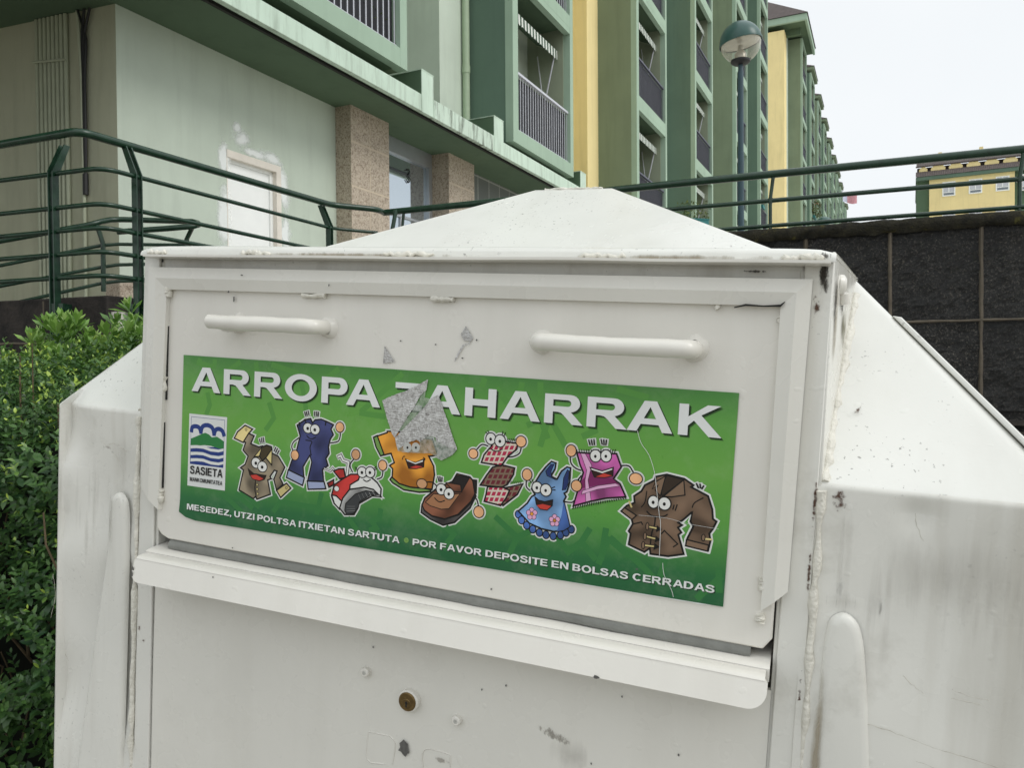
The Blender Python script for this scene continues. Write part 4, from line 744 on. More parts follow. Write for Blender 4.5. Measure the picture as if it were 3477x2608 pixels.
ART = {'cartoon_shirt':[['F','shirt',11,0,1,'K',[-2279,-798,-2183,-822,-2227,-920,-2110,-948,-2055,-930,-1911,-1004,-1832,-1028,-1735,-1147,-1799,-1276,-1750,-1348,-1840,-1426,-1883,-1305,-1841,-1203,-1880,-1197,-1939,-1279,-1918,-1302,-1969,-1321,-1923,-1485,-2115,-1567,-2135,-1536,-2166,-1566,-2378,-1486,-2322,-1242,-2367,-1221,-2301,-1174,-2260,-1071,-2336,-1007,-2302,-912,-2340,-905]],['F','cream',11,0,1,'K',[-2469,-877,-2425,-798,-2318,-711,-2208,-746,-2263,-801,-2339,-915]],['F','cream',11,0,1,'K',[-1840,-1429,-1704,-1330,-1641,-1380,-1779,-1506]],['F','brown',11,0,1,'K',[-2070,-948,-2000,-915,-1929,-928,-1924,-992,-2053,-1106,-2098,-1055]],['F','cream',11,0,1,'K',[-2067,-952,-2097,-1059,-2173,-1066]],['F','cream',11,0,1,'K',[-1921,-953,-1918,-1140,-2006,-1065]],['E','eye',9,1,[-2142,-1138,66,62]],['E','eye',9,1,[-2050,-1174,66,62]],['E','K',0,0,[-2145,-1143,19,20]],['E','K',0,0,[-2053,-1179,19,19]],['F','mouth',8,0,0,'K',[-2254,-1219,-2169,-1271,-1994,-1272,-2016,-1320,-2087,-1345,-2183,-1332,-2229,-1285]],['F','tongue',0,0,0,'K',[-2216,-1294,-2137,-1277,-2028,-1314,-2087,-1341,-2183,-1329]],['S','K',8,1,0,[-2142,-1351,-2146,-1459,-2115,-1563]],['E','cream',5,0,[-2116,-1394,13,13]],['E','cream',5,0,[-2114,-1446,13,13]],['E','cream',5,0,[-2104,-1500,13,13]],['E','cream',5,0,[-2300,-757,13,13]],['E','cream',5,0,[-1702,-1381,12,13]],['S','K',9,1,1,[-2105,-851,-2088,-894]],['S','K',9,1,1,[-2077,-838,-2064,-892]],['S','K',9,1,1,[-2051,-829,-2038,-887]],['S','K',9,1,1,[-1870,-929,-1889,-973]],['S','K',9,1,1,[-1843,-939,-1868,-989]],['S','K',9,1,1,[-1819,-958,-1845,-1004]]],'cartoon_jeans':[['S','K',9,1,1,[-1558,-790,-1627,-845,-1649,-901,-1628,-943]],['S','K',9,1,1,[-1126,-806,-1032,-781,-1006,-729,-1005,-677]],['F','denim',11,0,1,'K',[-1584,-646,-1484,-575,-1403,-553,-1378,-603,-1343,-563,-1262,-550,-1158,-578,-1098,-598,-1128,-651,-1094,-710,-1132,-763,-1153,-853,-1140,-926,-1181,-987,-1149,-1065,-1220,-1117,-1199,-1262,-1417,-1278,-1367,-1050,-1396,-971,-1484,-1114,-1469,-1237,-1684,-1186,-1643,-1064,-1582,-945,-1537,-763]],['F','cuff',11,0,1,'K',[-1685,-1171,-1460,-1236,-1483,-1330,-1707,-1263]],['F','cuff',11,0,1,'K',[-1421,-1272,-1195,-1253,-1167,-1331,-1403,-1365]],['S','K',8,1,0,[-1459,-806,-1377,-814,-1399,-883,-1378,-969]],['S','K',10,1,0,[-1558,-612,-1544,-652]],['S','K',10,1,0,[-1481,-568,-1468,-605]],['S','K',10,1,0,[-1195,-563,-1203,-613]],['E','eye',9,1,[-1435,-665,63,58]],['E','eye',9,1,[-1338,-672,62,58]],['E','K',0,0,[-1438,-670,18,19]],['E','K',0,0,[-1341,-677,18,19]],['S','K',7,1,0,[-1447,-752,-1413,-779,-1371,-783,-1327,-759]],['E','skin',8,1,[-1600,-992,53,57]],['E','skin',8,1,[-1011,-618,53,56]],['S','K',9,1,1,[-1488,-486,-1471,-529]],['S','K',9,1,1,[-1465,-478,-1449,-525]],['S','K',9,1,1,[-1440,-470,-1426,-516]],['S','K',9,1,1,[-1351,-469,-1349,-519]],['S','K',9,1,1,[-1324,-467,-1322,-517]],['S','K',9,1,1,[-1298,-471,-1303,-522]]],'cartoon_sneaker':[['S','K',9,1,1,[-827,-1104,-858,-1052,-856,-1008,-813,-954]],['S','K',9,1,1,[-508,-1147,-460,-1125,-444,-1087,-444,-1038]],['S','K',16,0,1,[-1198,-1101,-1116,-1123,-1088,-1089,-960,-1194]],['S','eye',7,0,0,[-1198,-1101,-1116,-1123,-1088,-1089,-960,-1194]],['S','K',24,0,1,[-1021,-955,-986,-935,-955,-985,-882,-999,-897,-1155]],['S','eye',14,0,0,[-1021,-955,-986,-935,-955,-985,-882,-999,-897,-1155]],['F','red',11,0,1,'K',[-1072,-1119,-1008,-1087,-939,-1079,-917,-1176,-989,-1197]],['F','red',11,0,1,'K',[-1147,-1265,-1068,-1218,-1066,-1274,-1127,-1309]],['F','red',11,0,1,'K',[-1089,-1403,-1058,-1274,-946,-1192,-848,-1131,-727,-1118,-674,-1192,-784,-1279,-920,-1445,-975,-1527,-1049,-1486]],['F','eye',11,0,1,'K',[-1085,-1392,-1024,-1395,-941,-1454,-977,-1540,-1046,-1485]],['E','eye',5,0,[-1024,-1313,32,30]],['F','eye',11,0,1,'K',[-727,-1124,-592,-1132,-506,-1186,-455,-1247,-458,-1333,-558,-1271,-671,-1260,-852,-1300,-850,-1250,-745,-1182]],['F','greyl',11,0,1,'K',[-854,-1302,-664,-1255,-551,-1267,-446,-1338,-562,-1339,-727,-1446,-739,-1497,-785,-1577,-906,-1593,-975,-1527,-939,-1410]],['F','tread',7,0,0,'K',[-898,-1467,-781,-1347,-642,-1290,-529,-1295,-472,-1319,-583,-1330,-723,-1427,-732,-1484,-793,-1566,-878,-1587,-908,-1546]],['S','greyl',3,1,0,[-738,-1342,-708,-1394]],['S','greyl',3,1,0,[-693,-1329,-663,-1376]],['S','greyl',3,1,0,[-649,-1316,-619,-1359]],['S','greyl',3,1,0,[-604,-1304,-575,-1341]],['S','greyl',3,1,0,[-560,-1291,-531,-1323]],['S','greyl',3,1,0,[-882,-1496,-775,-1483]],['S','greyl',3,1,0,[-881,-1524,-774,-1508]],['S','greyl',3,1,0,[-879,-1551,-773,-1532]],['E','eye',9,1,[-700,-1091,59,59]],['E','eye',9,1,[-599,-1080,58,59]],['E','K',0,0,[-703,-1096,17,18]],['E','K',0,0,[-602,-1085,17,18]],['S','K',7,1,0,[-682,-1171,-639,-1188,-591,-1161]],['E','skin',8,1,[-791,-903,52,57]],['E','skin',8,1,[-446,-987,51,56]],['S','K',6,1,0,[-768,-1057,-794,-1045]],['S','K',6,1,0,[-762,-1073,-790,-1067]],['S','K',6,1,0,[-548,-1031,-525,-1007]],['S','K',6,1,0,[-540,-1046,-516,-1030]]],'cartoon_t_shirt':[['F','orange',11,0,1,'K',[-536,-676,-407,-625,-408,-610,-340,-604,-177,-607,12,-638,144,-649,217,-807,140,-827,107,-830,171,-930,186,-1024,164,-1181,38,-1183,-149,-1193,-259,-1158,-323,-1110,-321,-1013,-361,-981,-304,-944,-349,-846,-437,-873]],['F','green',11,0,1,'K',[-577,-692,-530,-669,-435,-871,-478,-887,-538,-798]],['F','green',11,0,1,'K',[-328,-1105,-232,-1166,-95,-1189,65,-1183,155,-1188,145,-1209,14,-1231,-175,-1226,-314,-1166,-349,-1134]],['F','mouth',8,0,0,'K',[-170,-888,-122,-908,-42,-915,56,-865,53,-952,-38,-981,-125,-986]],['F','eye',0,0,0,'K',[-157,-893,-48,-920,43,-878,40,-897,-47,-932,-149,-907]],['F','tongue',0,0,0,'K',[-112,-976,-40,-947,43,-951,-38,-979]],['S','K',6,1,0,[-206,-898,-198,-867,-178,-862]],['S','K',6,1,0,[42,-851,62,-859,66,-876]]],'cartoon_shoe':[['S','K',9,1,1,[221,-1141,166,-1107,88,-1112]],['S','K',9,1,1,[609,-1199,680,-1219,709,-1291]],['F','inkb',11,0,1,'K',[613,-1029,674,-1028,677,-1156,618,-1116]],['F','leather',11,0,1,'K',[54,-1367,83,-1286,222,-1162,336,-1102,399,-1071,448,-983,599,-1001,632,-1033,665,-1169,625,-1255,480,-1414,329,-1481,171,-1466,83,-1417]],['F','sole',11,0,1,'K',[51,-1368,90,-1423,184,-1470,329,-1481,493,-1412,626,-1267,668,-1168,675,-1191,616,-1326,446,-1501,313,-1549,160,-1503,48,-1446]],['F','leatherl',6,0,0,'K',[92,-1330,185,-1226,342,-1219,494,-1189,375,-1363,285,-1382,153,-1361]],['F','inkb',7,0,0,'K',[453,-1000,593,-1011,512,-1163,399,-1082]],['F','leather',8,0,0,'K',[322,-1089,496,-1095,513,-1169,417,-1175]],['E','eye',9,1,[274,-1168,58,59]],['E','eye',9,1,[367,-1204,58,59]],['E','K',0,0,[272,-1173,16,18]],['E','K',0,0,[364,-1209,15,18]],['S','K',7,1,0,[201,-1269,231,-1294,268,-1305,319,-1283]],['E','skin',8,1,[42,-1135,61,51]],['E','skin',8,1,[718,-1354,57,60]],['S','K',9,1,1,[226,-1037,244,-1088]],['S','K',9,1,1,[251,-1034,260,-1087]],['S','K',9,1,1,[277,-1040,277,-1085]]],'cartoon_scarf':[['S','K',9,1,1,[785,-657,716,-647,663,-701]],['S','K',9,1,1,[1011,-749,1077,-734,1135,-695,1149,-636]],['F','plaidd',11,0,1,'K',[973,-1077,1187,-1006,1133,-1121,983,-1254,943,-1201]],['F','plaid',11,0,1,'K',[801,-1080,973,-1065,1047,-1088,1015,-1169,958,-1257,772,-1236,790,-1162]],['F','plaidd',11,0,1,'K',[846,-873,942,-836,1089,-853,1081,-922,1020,-1031,960,-1067,719,-1072,782,-966]],['F','plaid',11,0,1,'K',[816,-663,856,-602,996,-594,1111,-598,1103,-658,1010,-741,943,-845,720,-834,746,-751]],['S','K',5,0,0,[990,-587,1001,-560]],['S','K',5,0,0,[1010,-585,1021,-558]],['S','K',5,0,0,[1031,-583,1042,-556]],['S','K',5,0,0,[1051,-581,1062,-554]],['S','K',5,0,0,[1072,-579,1082,-552]],['S','K',5,0,0,[1092,-577,1103,-550]],['S','K',4,0,0,[1013,-1021,1018,-995]],['S','K',4,0,0,[1035,-1018,1039,-992]],['S','K',4,0,0,[1056,-1016,1061,-990]],['S','K',4,0,0,[1078,-1013,1083,-988]],['S','K',4,0,0,[1100,-1011,1104,-985]],['S','K',4,0,0,[1121,-1008,1126,-983]],['S','K',4,0,0,[1143,-1006,1148,-980]],['S','K',4,0,0,[1164,-1003,1169,-978]],['E','eye',9,1,[814,-577,55,59]],['E','eye',9,1,[917,-590,58,63]],['E','K',0,0,[812,-582,15,17]],['E','K',0,0,[915,-595,15,17]],['S','K',7,1,0,[823,-683,861,-700,904,-696,946,-671]],['E','skin',8,1,[625,-751,50,51]],['E','skin',8,1,[1146,-575,54,56]],['S','K',6,1,0,[772,-529,753,-514]],['S','K',6,1,0,[790,-519,777,-497]],['S','K',6,1,0,[938,-526,942,-491]],['S','K',6,1,0,[959,-533,973,-500]]],'cartoon_dress':[['S','K',9,1,1,[1268,-1065,1227,-1030,1224,-974]],['S','K',9,1,1,[1629,-1133,1710,-1132,1742,-1106]],['E','bluem',8,1,[1156,-1323,33,39]],['E','bluem',8,1,[1193,-1378,33,39]],['E','bluem',8,1,[1252,-1425,33,38]],['E','bluem',8,1,[1319,-1456,33,38]],['E','bluem',8,1,[1392,-1480,33,38]],['E','bluem',8,1,[1463,-1493,33,38]],['E','bluem',8,1,[1539,-1494,32,38]],['E','bluem',8,1,[1614,-1475,32,38]],['E','bluem',8,1,[1670,-1441,32,38]],['E','bluem',8,1,[1723,-1401,32,38]],['F','blue',11,0,1,'K',[1333,-950,1371,-879,1425,-805,1480,-746,1527,-756,1521,-817,1483,-894,1548,-917,1589,-832,1644,-784,1681,-789,1681,-933,1658,-1030,1630,-1050,1652,-1081,1629,-1128,1650,-1193,1706,-1375,1646,-1422,1543,-1448,1413,-1437,1280,-1398,1155,-1289,1246,-1198,1289,-1125,1326,-1098,1285,-1046]],['F','navy',5,0,0,'K',[1476,-772,1511,-768,1480,-844,1491,-899,1543,-932,1442,-893,1425,-850]],['F','navy',5,0,0,'K',[1651,-809,1672,-823,1665,-952,1643,-1010,1609,-1019,1616,-896]],['F','bluem',0,0,0,'K',[1629,-1134,1650,-1193,1704,-1375,1645,-1420,1577,-1440,1614,-1275]],['E','pink',4,0,[1299,-1261,25,26]],['E','pink',4,0,[1334,-1283,25,26]],['E','pink',4,0,[1324,-1327,25,26]],['E','pink',4,0,[1282,-1333,25,26]],['E','pink',4,0,[1267,-1291,25,26]],['E','orange',4,0,[1301,-1299,17,17]],['E','pink',4,0,[1544,-1297,24,26]],['E','pink',4,0,[1578,-1319,24,26]],['E','pink',4,0,[1568,-1363,24,26]],['E','pink',4,0,[1527,-1368,24,26]],['E','pink',4,0,[1512,-1327,24,26]],['E','orange',4,0,[1546,-1335,16,17]],['E','eye',9,1,[1343,-1022,53,56]],['E','eye',9,1,[1438,-1039,58,61]],['E','K',0,0,[1341,-1027,14,17]],['E','K',0,0,[1436,-1044,14,17]],['F','mouth',8,0,0,'K',[1327,-1122,1368,-1151,1433,-1159,1513,-1131,1511,-1188,1461,-1239,1390,-1237,1347,-1197]],['F','tongue',0,0,0,'K',[1348,-1206,1411,-1184,1503,-1194,1461,-1237,1390,-1234]],['E','skin',8,1,[1230,-905,51,59]],['S','K',6,1,0,[1282,-984,1263,-964]],['S','K',6,1,0,[1299,-974,1286,-947]],['S','K',6,1,0,[1501,-1010,1529,-995]],['S','K',6,1,0,[1508,-1029,1537,-1026]]],'cartoon_shawl':[['S','K',9,1,1,[1670,-669,1682,-739,1730,-784,1788,-802]],['S','K',9,1,1,[2182,-712,2263,-708,2308,-763]],['S','K',9,1,1,[1796,-854,1770,-890,1757,-919]],['S','K',6,0,0,[1740,-1157,1727,-1194]],['S','K',6,0,0,[1762,-1151,1750,-1187]],['S','K',6,0,0,[1784,-1145,1774,-1179]],['S','K',6,0,0,[1807,-1139,1797,-1172]],['S','K',6,0,0,[1829,-1133,1821,-1165]],['S','K',6,0,0,[1851,-1127,1844,-1157]],['S','K',6,0,0,[1874,-1120,1867,-1150]],['S','K',6,0,0,[1896,-1114,1891,-1143]],['S','K',6,0,0,[1918,-1108,1914,-1135]],['S','K',6,0,0,[1940,-1102,1937,-1128]],['S','K',6,0,0,[1962,-1096,1960,-1121]],['S','K',6,0,0,[1984,-1090,1983,-1114]],['S','K',6,0,0,[2006,-1084,2006,-1106]],['S','K',6,0,0,[2028,-1078,2029,-1099]],['S','K',6,0,0,[2049,-1072,2052,-1092]],['S','K',6,0,0,[2071,-1067,2075,-1085]],['S','K',6,0,0,[2093,-1061,2097,-1078]],['S','K',6,0,0,[2115,-1055,2120,-1070]],['S','K',6,0,0,[2136,-1049,2143,-1063]],['S','K',6,0,0,[2158,-1043,2165,-1056]],['S','K',6,0,0,[2179,-1037,2188,-1049]],['S','K',6,0,0,[2201,-1031,2210,-1042]],['S','K',6,0,0,[2222,-1025,2233,-1035]],['S','K',6,0,0,[2244,-1019,2255,-1028]],['S','K',5,0,0,[1744,-630,1734,-598]],['S','K',5,0,0,[1767,-628,1759,-596]],['S','K',5,0,0,[1791,-626,1784,-593]],['S','K',5,0,0,[1815,-623,1808,-591]],['S','K',5,0,0,[1838,-621,1833,-589]],['S','K',5,0,0,[1862,-619,1857,-586]],['S','K',5,0,0,[1885,-616,1882,-584]],['S','K',5,0,0,[1908,-614,1906,-581]],['S','K',5,0,0,[1932,-612,1931,-579]],['S','K',5,0,0,[1955,-609,1955,-577]],['S','K',5,0,0,[1978,-607,1980,-574]],['S','K',5,0,0,[2001,-605,2004,-572]],['S','K',5,0,0,[2024,-602,2028,-570]],['S','K',5,0,0,[2047,-600,2052,-567]],['S','K',5,0,0,[2070,-598,2076,-565]],['S','K',5,0,0,[2093,-596,2100,-562]],['S','K',5,0,0,[2116,-593,2124,-560]],['F','magenta',11,0,1,'K',[1738,-627,1884,-623,2137,-600,2190,-724,2119,-851,2187,-887,2251,-1009,2064,-1044,1900,-1097,1732,-1162,1771,-1000,1817,-819,1779,-746]],['F','purple',0,0,0,'K',[1789,-921,1883,-800,2119,-851,2165,-887,1958,-929,1781,-988]],['F','pinkl',3,0,0,'K',[1778,-631,1826,-631,1897,-739,1868,-890,1911,-1085,1858,-1107,1838,-893,1849,-793]],['F','pinkl',3,0,0,'K',[1818,-1000,1969,-933,2143,-889,2190,-908,1971,-968,1809,-1038]],['E','eye',9,1,[1930,-642,55,60]],['E','eye',9,1,[2035,-632,53,59]],['E','K',0,0,[1928,-647,13,16]],['E','K',0,0,[2033,-636,13,16]],['F','mouth',8,0,0,'K',[1883,-762,2005,-784,2113,-738,2112,-819,2031,-844,1931,-850]],['F','eye',0,0,0,'K',[1893,-769,2005,-789,2104,-746,2103,-760,2006,-804,1899,-782]],['F','tongue',0,0,0,'K',[1947,-846,2023,-805,2106,-818,2031,-842]],['E','skin',8,1,[1680,-615,51,57]],['E','skin',8,1,[2340,-821,62,53]],['E','skin',8,1,[1754,-958,53,55]],['S','K',9,1,1,[1852,-492,1868,-539]],['S','K',9,1,1,[1879,-489,1891,-537]],['S','K',9,1,1,[1905,-481,1913,-535]],['S','K',9,1,1,[1976,-475,1990,-522]],['S','K',9,1,1,[2004,-474,2009,-526]],['S','K',9,1,1,[2031,-475,2027,-524]]],'cartoon_coat':[['F','coat',11,0,1,'K',[2429,-875,2519,-818,2528,-782,2630,-750,2796,-773,2883,-823,2862,-843,3022,-910,3068,-1029,3079,-1119,3113,-1138,3085,-1210,3055,-1260,3070,-1326,3054,-1421,2851,-1398,2854,-1345,2907,-1211,2877,-1169,2888,-1081,2803,-1167,2765,-1195,2801,-1214,2765,-1242,2799,-1284,2772,-1310,2834,-1487,2689,-1529,2521,-1531,2512,-1476,2462,-1521,2306,-1470,2319,-1361,2298,-1341,2335,-1264,2320,-1219,2215,-1155,2266,-1095,2340,-1057,2331,-993,2398,-938]],['F','coatl',8,0,1,'K',[2215,-1155,2243,-1116,2365,-1178,2323,-1224]],['F','coatl',8,0,1,'K',[2854,-1345,3056,-1369,3049,-1427,2846,-1405]],['F','coatd',7,0,0,'K',[2630,-759,2791,-782,2599,-963,2571,-882]],['F','coatl',7,0,0,'K',[2791,-784,2811,-926,2688,-958,2614,-961]],['F','coatl',7,0,0,'K',[2619,-766,2581,-963,2530,-910,2556,-861,2501,-904,2531,-829]],['S','K',8,1,0,[2546,-1166,2543,-1248,2521,-1334,2514,-1476]],['S','K',7,0,0,[2613,-1323,2640,-1288,2772,-1398,2734,-1432]],['S','K',7,0,0,[2341,-1264,2416,-1236,2429,-1258]],['S','K',7,1,0,[2716,-1033,2707,-1075]],['S','K',7,1,0,[2744,-1026,2730,-1082]],['S','K',6,1,0,[2885,-1035,2904,-987,2979,-932]],['S','K',6,1,0,[2407,-1090,2439,-1038,2450,-931]],['S','K',8,1,0,[2882,-1078,2803,-1165]],['S','K',16,1,0,[2476,-1269,2593,-1279]],['S','cream',8,1,0,[2476,-1269,2593,-1279]],['F','K',2,0,0,'K',[2568,-1250,2614,-1279,2563,-1311]],['E','coatl',6,0,[2476,-1269,14,35]],['S','K',16,1,0,[2459,-1366,2588,-1381]],['S','cream',8,1,0,[2459,-1366,2588,-1381]],['F','K',2,0,0,'K',[2563,-1351,2608,-1380,2557,-1413]],['E','coatl',6,0,[2459,-1366,14,35]],['S','K',16,1,0,[2447,-1456,2580,-1452]],['S','cream',8,1,0,[2447,-1456,2580,-1452]],['F','K',2,0,0,'K',[2555,-1423,2601,-1452,2550,-1485]],['E','coatl',6,0,[2447,-1456,14,35]],['S','cream',10,1,0,[2287,-1051,2313,-1101]],['S','cream',10,1,0,[2992,-1315,3080,-1311]],['E','coatl',6,0,[3004,-1304,15,30]],['E','eye',9,1,[2520,-1026,52,60]],['E','eye',9,1,[2626,-1029,59,62]],['E','K',0,0,[2518,-1031,14,17]],['E','K',0,0,[2624,-1034,14,17]],['S','K',7,1,0,[2462,-1124,2505,-1157,2569,-1163,2631,-1149,2659,-1128]],['S','K',9,1,1,[2910,-803,2929,-841]],['S','K',9,1,1,[2943,-805,2949,-841]],['S','K',9,1,1,[2977,-818,2962,-848]]],'emblem':[['F','paper',0,0,0,'K',[-3159,-638,-2584,-637,-2587,-1521,-3161,-1523]],['F','navyl',0,0,0,'K',[-3127,-672,-2617,-672,-2621,-1250,-3130,-1253]],['F','paper',0,0,0,'K',[-3122,-677,-2622,-677,-2623,-1002,-3125,-1041]],['S','navyl',34,1,0,[-3118,-851,-3106,-801,-3052,-786,-3000,-800,-2973,-854]],['S','navyl',34,1,0,[-2973,-854,-2950,-782,-2878,-757,-2802,-783,-2771,-860]],['S','navyl',34,1,0,[-2771,-860,-2751,-805,-2699,-787,-2648,-809,-2624,-856]],['F','greenl',0,0,0,'K',[-3123,-942,-3039,-907,-2964,-873,-2905,-851,-2846,-869,-2803,-899,-2729,-883,-2670,-907,-2621,-931,-2623,-1019,-2699,-1022,-2816,-1003,-2917,-1003,-3035,-1024,-3125,-1038]],['F','paper',0,0,0,'K',[-3126,-1025,-3035,-1015,-2934,-1012,-2815,-1034,-2698,-1036,-2623,-1015,-2623,-1048,-2697,-1069,-2814,-1070,-2933,-1048,-3034,-1051,-3126,-1064]],['F','paper',0,0,0,'K',[-3123,-1106,-3033,-1096,-2931,-1092,-2812,-1114,-2696,-1115,-2620,-1094,-2621,-1128,-2694,-1149,-2811,-1150,-2930,-1128,-3032,-1132,-3123,-1145]],['F','paper',0,0,0,'K',[-3120,-1184,-3030,-1174,-2928,-1170,-2810,-1191,-2693,-1193,-2617,-1171,-2618,-1205,-2692,-1226,-2808,-1227,-2927,-1206,-3029,-1210,-3121,-1224]]],'scratch':[['S','paper',3,1,0,[2328,-358,2370,-472,2452,-580,2507,-715,2530,-817,2584,-1137,2602,-1229,2609,-1533]],['S','paper',3,1,0,[2645,-1598,2666,-1712,2742,-1841,2764,-1907]],['S','paper',1.6,1,0,[2388,-1169,2655,-1163,2850,-1190,3139,-1203]]],'backdrop':[['S','bgd',40,0,0,[-3020,24,-3035,-16,-2849,-45]],['S','bgd',40,0,0,[-2795,24,-2799,-55]],['S','bgd',40,0,0,[-2427,24,-2584,-81]],['S','bgd',40,0,0,[-2187,24,-2176,-44]],['S','bgd',40,0,0,[-1952,24,-1611,-47,-1546,-157,-1494,-342,-1474,-454]],['S','bgd',40,0,0,[-1069,24,-1208,-84]],['S','bgd',40,0,0,[-2888,-379,-2850,-509,-2897,-620]],['S','bgd',40,0,0,[-1980,-430,-1911,-591,-2015,-729]],['S','bgd',40,0,0,[-261,20,-737,-413]],['S','bgd',40,0,0,[-750,-438,-457,-451]],['S','bgd',40,0,0,[708,24,687,-35]],['S','bgd',40,0,0,[1121,9,1112,-48]],['S','bgd',40,0,0,[1320,24,1328,-100]],['S','bgd',40,0,0,[1214,-399,1341,-333,1420,-504]],['S','bgd',40,0,0,[1412,-360,1355,-589]],['S','bgd',40,0,0,[1483,-376,1609,-564]],['S','bgd',40,0,0,[1796,-458,1916,-393]],['S','bgd',40,0,0,[2121,24,2394,-32]],['S','bgd',40,0,0,[859,-66,962,-183]],['S','bgl',40,0,0,[916,-1389,1157,-1563,1049,-1809]],['S','bgl',40,0,0,[1157,-1563,1308,-1463]],['S','bgl',40,0,0,[1592,-1503,1703,-1632,1834,-1513,1978,-1658]],['S','bgl',40,0,0,[1834,-1513,1905,-1381]],['S','bgl',40,0,0,[2072,-1359,2044,-1648]],['S','bgl',40,0,0,[2144,-1469,2293,-1568]],['S','bgl',40,0,0,[-2613,-1567,-2312,-1756]],['S','bgl',40,0,0,[-2186,-1674,-2417,-1544]],['S','bgl',40,0,0,[-1869,-1673,-1780,-1558,-1293,-1562]],['S','bgl',40,0,0,[-1276,-1623,-1226,-1401]],['S','bgl',40,0,0,[-2354,-1483,-2091,-1649]],['S','bgl',40,0,0,[-854,-1636,-749,-1735]],['S','bgl',40,0,0,[-451,-1485,-461,-1572,-556,-1622,-497,-1688,-566,-1722]],['S','bgl',40,0,0,[359,-1572,440,-1632,331,-1790]],['S','bgl',40,0,0,[2106,-1439,2023,-1692]],['S','bgl',40,0,0,[2130,-1436,2478,-1682,2589,-1783]],['S','bgl',40,0,0,[2988,-1880,3178,-1658]],['S','bgl',40,0,0,[2658,-1584,2631,-1717]],['S','bgl',40,0,0,[3163,-1587,3178,-1783]]],'torn':[['F','silver',0,0,0,'K',[-479,-277,-412,-242,-278,-184,-198,-155,-68,-86,67,-13,53,-125,-10,-183,-59,-275,-259,-590,-303,-667,-339,-634,-415,-459]],['F','silver',0,0,0,'K',[42,-303,103,-222,186,-169,221,-221,301,-400,374,-569,442,-726,385,-790,265,-859,205,-832,213,-725,182,-622,90,-613,1,-686,-40,-666,-172,-720,-262,-807,-303,-673,-232,-594,-78,-431]],['F','film',0,0,0,'K',[47,-138,37,-209,103,-216,42,-303,-78,-431,-225,-587,-259,-590,-52,-281,-4,-182]],['F','film',0,0,0,'K',[205,-832,265,-859,385,-790,442,-726,342,-713,223,-665,90,-618,1,-686,-9,-759,-250,-770,-262,-810,-187,-818,-7,-806,132,-798]],['E','filme',0,0,[-147,-760,51,53]],['E','filme',0,0,[-45,-750,50,52]],['E','K',0,0,[-145,-762,12,14]],['E','K',0,0,[-43,-752,12,14]]]}
SHEET = [(-0.3273, 0.0069), (0.3238, 0.0069), (0.3222, -0.1928), (-0.303, -0.1942), (-0.318, -0.1918), (-0.3287, -0.1865), (-0.3272, -0.170)]
m = MB(); m.prism(SHEET, lambda p: (p[0], SV, p[1]), lambda p: (p[0], SV + 0.0006, p[1]))
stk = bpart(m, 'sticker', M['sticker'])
m = MB(); pe = [(0.30 - 0.36 * k / 40, -0.1934 - random.random() * 0.0008) for k in range(41)]; m.prism([(0.322, -0.1920), (-0.06, -0.1925)] + pe[::-1], lambda p: (p[0], SV + 0.0001, p[1]), lambda p: (p[0], SV + 0.0008, p[1])); bpart(m, 'curled_edge', M['letter'], stk)
for j, op in enumerate(ART['backdrop']): art_mesh('backdrop_shape', [op], stk, -0.00018 + j * 1.5e-6)
TITLE = {
 'A': (43.7, [[(0,0),(9.6,0),(13.3,7),(30.4,7),(34.1,0),(43.7,0),(27.8,29.4),(16,29.4)], [(16,12.6),(21.85,23.8),(27.7,12.6)]]),
 'H': (35.2, [[(0,0),(8.9,0),(8.9,11.4),(26.3,11.4),(26.3,0),(35.2,0),(35.2,29.4),(26.3,29.4),(26.3,18.1),(8.9,18.1),(8.9,29.4),(0,29.4)]]),
 'Z': (34, [[(0,0),(34,0),(34,6.3),(12.5,6.3),(33,23.5),(33,29.4),(1,29.4),(1,23.2),(20,23.2),(0,6)]]),
 'K': (40, [[(0,0),(8.9,0),(8.9,9.3),(14.2,14.3),(28.3,0),(40,0),(20.6,19.6),(38.1,29.4),(26,29.4),(8.9,17.8),(8.9,29.4),(0,29.4)]])}
arc = lambda cx_, cy_, rx, ry, a0, a1, n=9: [(cx_ + rx * math.cos(R_(a0 + (a1 - a0) * k / n)), cy_ + ry * math.sin(R_(a0 + (a1 - a0) * k / n))) for k in range(n + 1)]
TITLE['O'] = (43.6, [arc(21.8, 14.7, 21.8, 15.6, 0, 350, 35), list(reversed(arc(21.8, 14.7, 12.3, 9.6, 0, 350, 35)))])
TITLE['P'] = (34, [[(0, 0), (8.9, 0), (8.9, 10.0)] + arc(23.5, 19.7, 10.6, 9.7, -90, 90) + [(0, 29.4)], [(8.9, 16.3), (8.9, 23.4)] + arc(21.5, 19.85, 3.6, 3.55, 90, -90)])
TITLE['R'] = (40, [[(0, 0), (8.9, 0), (8.9, 11.8), (14, 11.8), (17.5, 11.0), (20.5, 8.6), (29.2, 0), (40.2, 0), (31.5, 8.6), (27.6, 12.2)] + arc(27.0, 20.9, 9.6, 8.5, -70, 90) + [(0, 29.4)], [(8.9, 17.5), (8.9, 24.0)] + arc(24.0, 20.75, 3.6, 3.25, 90, -90)])
